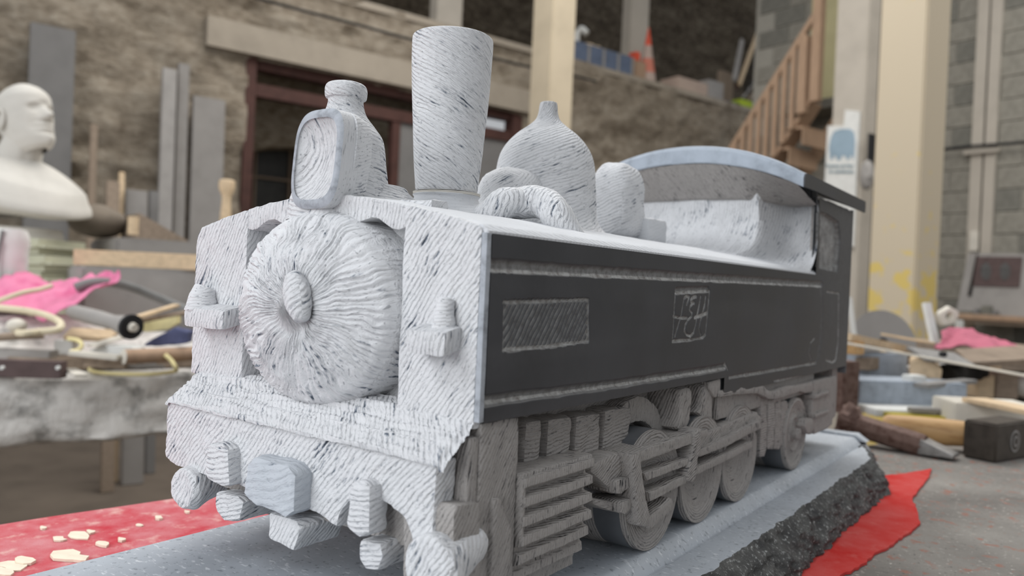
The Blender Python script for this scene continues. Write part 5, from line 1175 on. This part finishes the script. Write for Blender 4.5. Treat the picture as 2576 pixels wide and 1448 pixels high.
for v in bm.verts:
    x, y, z = v.co; k = 1 - .50 * max(0, z) ** 2; zz = z * .150 if z > 0 else z * .045
    p = cS + Fw * (x * .205 * k + .025 * x) + Sd * (y * .235 * k) + Vector((0, 0, zz - .045 * (x * x) + (.02 if z > .3 else 0))); p.z += .008 * noise.noise(p * 9) + .005 * math.sin((x * 5 + y * 3)) * max(0, z); v.co = p
link('draped_shoulders', tomesh(bm), M['plaster'], bu, 80)
cz0 = Vector((cS.x, cS.y, .300)); bm = bmesh.new(); b_tube(bm, [cz0 - Vector((0, 0, .006)), cz0 + Vector((0, 0, .03))], [.15, .14], 30, squash=1); link('base', tomesh(bm), M['plaster'], bu)
# white bag, brown jar
bm = bmesh.new(); c = atd(18, 655, 2.2); b_tube(bm, [Vector((c.x, c.y, .115)), Vector((c.x, c.y, .2)), Vector((c.x, c.y, .27)), Vector((c.x, c.y, .305))], [.045, .052, .055, .05], 18); carve('plastic_bag', bm, M['white'], None, bev=0, maxlen=.03, amp=.006, freq=30); tag(bpy.data.objects['plastic_bag'], 'white plastic bag with blue print standing at the left edge', 'bag')
bm = bmesh.new(); b_tube(bm, [Vector((c.x, c.y, bt + .001)), Vector((c.x, c.y, .113))], [.055, .055], 24); T(bm, 'jar', M['brown'], 'dark plum coloured jar under the white bag', 'jar')
tube('cable_tie', [Vector((c.x, c.y, .30)) - fdir * .055 + TN * .02, Vector((c.x, c.y, .2)) - fdir * .062 + TN * .012, Vector((c.x, c.y, .08)) - fdir * .062 + TN * .012], .004, M['hose'], 'grey cord hanging down over the white bag and jar', 'cord')
onb = lambda px, py: at(px, py, 2, bt)
rows = [[atd(-25, 712, 2.12), atd(30, 690, 2.15), atd(60, 680, 2.2), atd(120, 702, 2.2), atd(170, 704, 2.15), atd(215, 698, 2.1), atd(255, 686, 2.05), atd(298, 682, 2.0)],
        [atd(-25, 740, 1.98), atd(30, 728, 2.0), atd(70, 732, 2.02), atd(120, 738, 2.0), atd(170, 734, 2.0), atd(215, 724, 1.98), atd(255, 712, 1.98), atd(300, 702, 1.98)],
        [atd(-25, 768, 1.86), atd(30, 772, 1.87), atd(75, 782, 1.88), atd(110, 800, 1.86), atd(160, 772, 1.88), atd(200, 758, 1.9), atd(235, 735, 1.92), atd(262, 722, 1.93)]]
sheet('pink_cloth', rows, M['pink'], 'bright pink cloth draped over the tools on the bench', 'cloth', amp=.014, fr=22)
tube('cream_cable', [atd(-20, 762, 1.84), atd(20, 748, 1.84), atd(60, 735, 1.86), atd(100, 728, 1.9), atd(132, 718, 1.92)], .006, M['cream'], 'cream cable with a grey plug lying across the pink cloth', 'cable')
tube('cream_hose', [atd(-20, 772, 1.80), atd(20, 776, 1.80), atd(70, 782, 1.80), atd(120, 794, 1.79), atd(152, 812, 1.77), atd(146, 828, 1.74), atd(100, 834, 1.73), atd(50, 838, 1.73), (onb(20, 880) + Vector((0, 0, .055)))], .0078, M['cream'], 'thick cream hose looping back on itself at the left edge', 'hose')
tube('grey_hose', [atd(190, 724, 1.95), atd(225, 712, 1.97), atd(270, 710, 2.0), atd(330, 722, 2.05), atd(400, 750, 2.1), atd(460, 775, 2.12), atd(520, 800, 2.1)], .012, M['hose'], 'long grey rubber hose arching right from the pink cloth', 'hose')
gr = thing('polisher', 'grey cylindrical air polisher with black collar lying on the bench', 'power tool', onb(260, 860))
a, b = atd(178, 782, 1.86), atd(330, 822, 1.74); ax = (b - a).normalized()
bm = bmesh.new(); b_tube(bm, [a, a.lerp(b, .08), a.lerp(b, .5), a.lerp(b, .72), a.lerp(b, .88), b - ax * .004], [.012, .0175, .0185, .0165, .022, .0255], 24); link('housing', tomesh(bm), M['gslab2'], gr)
bm = bmesh.new(); b_tube(bm, [b - ax * .005, b + ax * .004], [.0285, .0285], 28); link('collar', tomesh(bm), M['black'], gr)
bm = bmesh.new(); b_tube(bm, [b + ax * .004, b + ax * .014], [.011, .009], 16); link('spindle', tomesh(bm), M['paper'], gr)
# flat offcuts carrying the tools
bobj('board', (.14, 2.02, bt + .001), (.62, 2.30, .0), M['wood_grey'], bev=.003, label='weathered board lying under the polisher', cat='board')
bar('thin_lath', atd(346, 800, 1.82), atd(445, 770, 1.95), .02, .006, M['wood'], 'thin tan lath right of the polisher collar', 'lath')
bar('thin_lath', atd(340, 812, 1.84), atd(560, 775, 2.05), .03, .008, M['wood_grey'], 'brown lath lying under the thin tan lath', 'lath')
bm = bmesh.new(); b_prism(bm, [atd(x, y, 1.84) for x, y in ((362, 812), (445, 795), (446, 812), (420, 828), (370, 834), (345, 830))], fdir * .02); T(bm, 'paper_scrap', M['yellow'], 'pale yellow torn paper right of the polisher', 'paper', smooth=False)
bm = bmesh.new(); b_prism(bm, [atd(x, y, 1.80) for x, y in ((362, 868), (372, 858), (440, 824), (474, 834), (474, 862), (390, 872))], fdir * .03); carve('blue_glove', bm, M['blue'], None, bev=.004, maxlen=.02, amp=.004, freq=50); tag(bpy.data.objects['blue_glove'], 'dark blue work glove above the wooden mallet handle', 'glove')
bar('plastic_sheet', atd(230, 872, 1.74), atd(345, 838, 1.86), .03, .004, M['paper'], 'narrow pale strip lying left of the blue glove', 'strip')
rd = thing('mallet_handle', 'thick round wooden rod with pale cut end on the bench', 'rod', onb(330, 930))
a, b = atd(312, 897, 1.71), atd(560, 885, 1.88); bm = bmesh.new(); b_tube(bm, [a, b], .0165, 28); link('rod', tomesh(bm), M['wood_or'], rd)
bm = bmesh.new(); b_tube(bm, [a, a - (b - a).normalized() * .0015], .0163, 28); link('cut_end', tomesh(bm), M['paper'], rd)
bar('pale_strip', atd(178, 892, 1.70), atd(300, 905, 1.71), .03, .010, M['paper'], 'pale flat strip running up to the round wooden rod', 'strip')
bm = bmesh.new(); b_prism(bm, [atd(x, y, 1.76) for x, y in ((225, 880), (260, 868), (330, 872), (345, 884), (290, 892), (230, 890))], fdir * .05); T(bm, 'white_paper', M['white'], 'crumpled white paper above the round rod end', 'paper', smooth=False)
tube('yellow_strap', [onb(250, 922) + Vector((0, 0, .02)), onb(225, 932) + Vector((0, 0, .008)), onb(240, 942) + Vector((0, 0, .006)), onb(300, 946) + Vector((0, 0, .005)), onb(380, 946) + Vector((0, 0, .005)), onb(438, 940) + Vector((0, 0, .006)), atd(442, 925, 1.76), atd(430, 905, 1.76), atd(415, 892, 1.76)], [.0045] * 49, M['yellow'], 'pale yellow loop strap lying at the front edge of the bench', 'strap')
tube('yellow_ring', [atd(172, 852, 1.74), atd(196, 856, 1.73), atd(206, 868, 1.72), atd(196, 880, 1.71), atd(176, 884, 1.70)], .0045, M['yellow'], 'small pale yellow curved strap beside the white box', 'strap')
bar('brown_board', atd(170, 845, 1.84), atd(290, 850, 1.86), .05, .012, M['wood'], 'ochre wooden board lying under the polisher body', 'board', up=(0, -.5, 1))
chn = thing('metal_channel', 'dark brown metal channel with white screws at the bench edge', 'channel', onb(80, 950))
a = onb(-60, 945); b = onb(160, 952); b.z = a.z = bt + .001; bar('channel', a, b, .03, .036, M['brown'], None, None, parent=chn)
for px in (8, 148):
    c = atd(px, 924, 1.60); bm = bmesh.new(); b_tube(bm, [c, c - fdir * .006], .004, 12); link('screw', tomesh(bm), M['white'], chn)
ob_box('white_box', onb(148, 925) + fdir * .03, TN, .046, .03, .064, M['white'], 'white upright plastic box standing behind the brown channel', 'box')
ob_box('grey_bar', Vector((onb(20, 930).x, onb(20, 930).y, bt + .001)) + fdir * .02, rot(TN, 2), .18, .04, .045, M['gslab2'], 'pale grey square bar lying left of the white upright box', 'bar')
bm = bmesh.new(); bmesh.ops.create_uvsphere(bm, u_segments=20, v_segments=12, radius=1); c = atd(42, 818, 1.78)
for v in bm.verts: v.co = c + TN * v.co.x * .022 + fdir * v.co.y * .02 + Vector((0, 0, v.co.z * .016))
T(bm, 'plaster_ball', M['paper'], 'rounded pale plaster ball inside the cream hose loop', 'ball')
tube('ribbed_rod', [atd(-20, 850, 1.74), atd(40, 845, 1.76), atd(110, 842, 1.78)], .009, M['wood_grey'], 'brown grey rod lying below the cream hose', 'rod')
# filler rubble heap that carries the pile, real uneven mound of dust and offcuts
A = np.linspace(-.25, 1.0, 60); Bv = np.linspace(2.02, 2.40, 30); AA, BB = np.meshgrid(A, Bv, indexing='ij')
hh_ = bt + .002 + .055 * np.clip((BB - 2.02) / .2, 0, 1) + .05 * np.clip((BB - 2.15) / .12, 0, 1) * np.clip((.40 - AA) / .1, 0, 1) + .012 * fbm(AA * 14, BB * 14, 3, 4) * np.clip((BB - 2.02) / .1, 0, 1)
P = np.array(C0)[None, None] + AA[..., None] * np.array(WV) + BB[..., None] * np.array(NV); P[..., 2] = hh_
tag(link('stone_dust_heap', gridmesh(P), M['bench'], None, 60), 'low grey heap of stone dust and chips under the bench clutter', 'heap', kind='stuff')
rs = random.Random(11)
nm_ = [('wood', 'tan'), ('wood_grey', 'grey brown'), ('gslab2', 'pale grey'), ('paper', 'off white'), ('steel', 'steel grey')]
spots = [(215, 905, 'left of the round rod'), (265, 925, 'just inside the yellow loop strap'), (350, 925, 'below the round wooden rod'), (190, 940, 'left of the yellow loop strap'), (405, 915, 'under the round rod at right'), (250, 862, 'behind the pale strip'), (110, 870, 'left of the white upright box'), (455, 905, 'next to the locomotive front'), (60, 872, 'above the grey bar'), (330, 860, 'left of the blue glove')]
for i, (px, py, wh) in enumerate(spots):
    mt, cn_ = nm_[i % 5]; p = onb(px, py); q = toB(p); zz = bt + .002 + .0 * .055 * max(0, min(1, (q.y - 2.02) / .2)) + .008
    p = at(px, py, 2, zz); ob_box('offcut', p, rot(TN, rs.uniform(-60, 60)), rs.uniform(.06, .12), rs.uniform(.012, .03), rs.uniform(.006, .012), M[mt], 'small ' + cn_ + ' offcut ' + wh, 'offcut', bev=.001)
# turned baluster
bl = atd(567, 560, 3.05); link('turned_baluster', lathe([(0, 0), (.03, 0), (.03, .04), (.02, .06), (.024, .2), (.022, .42), (.020, .47), (.017, .53), (.026, .555), (.030, .57), (.030, .592), (.024, .60), (0, .602)], (bl.x, bl.y, bt + .002), 32, nr=5), M['wood'], None, 50)
tag(bpy.data.objects['turned_baluster'], 'turned pale wooden baluster standing left of the maroon doorway', 'baluster')
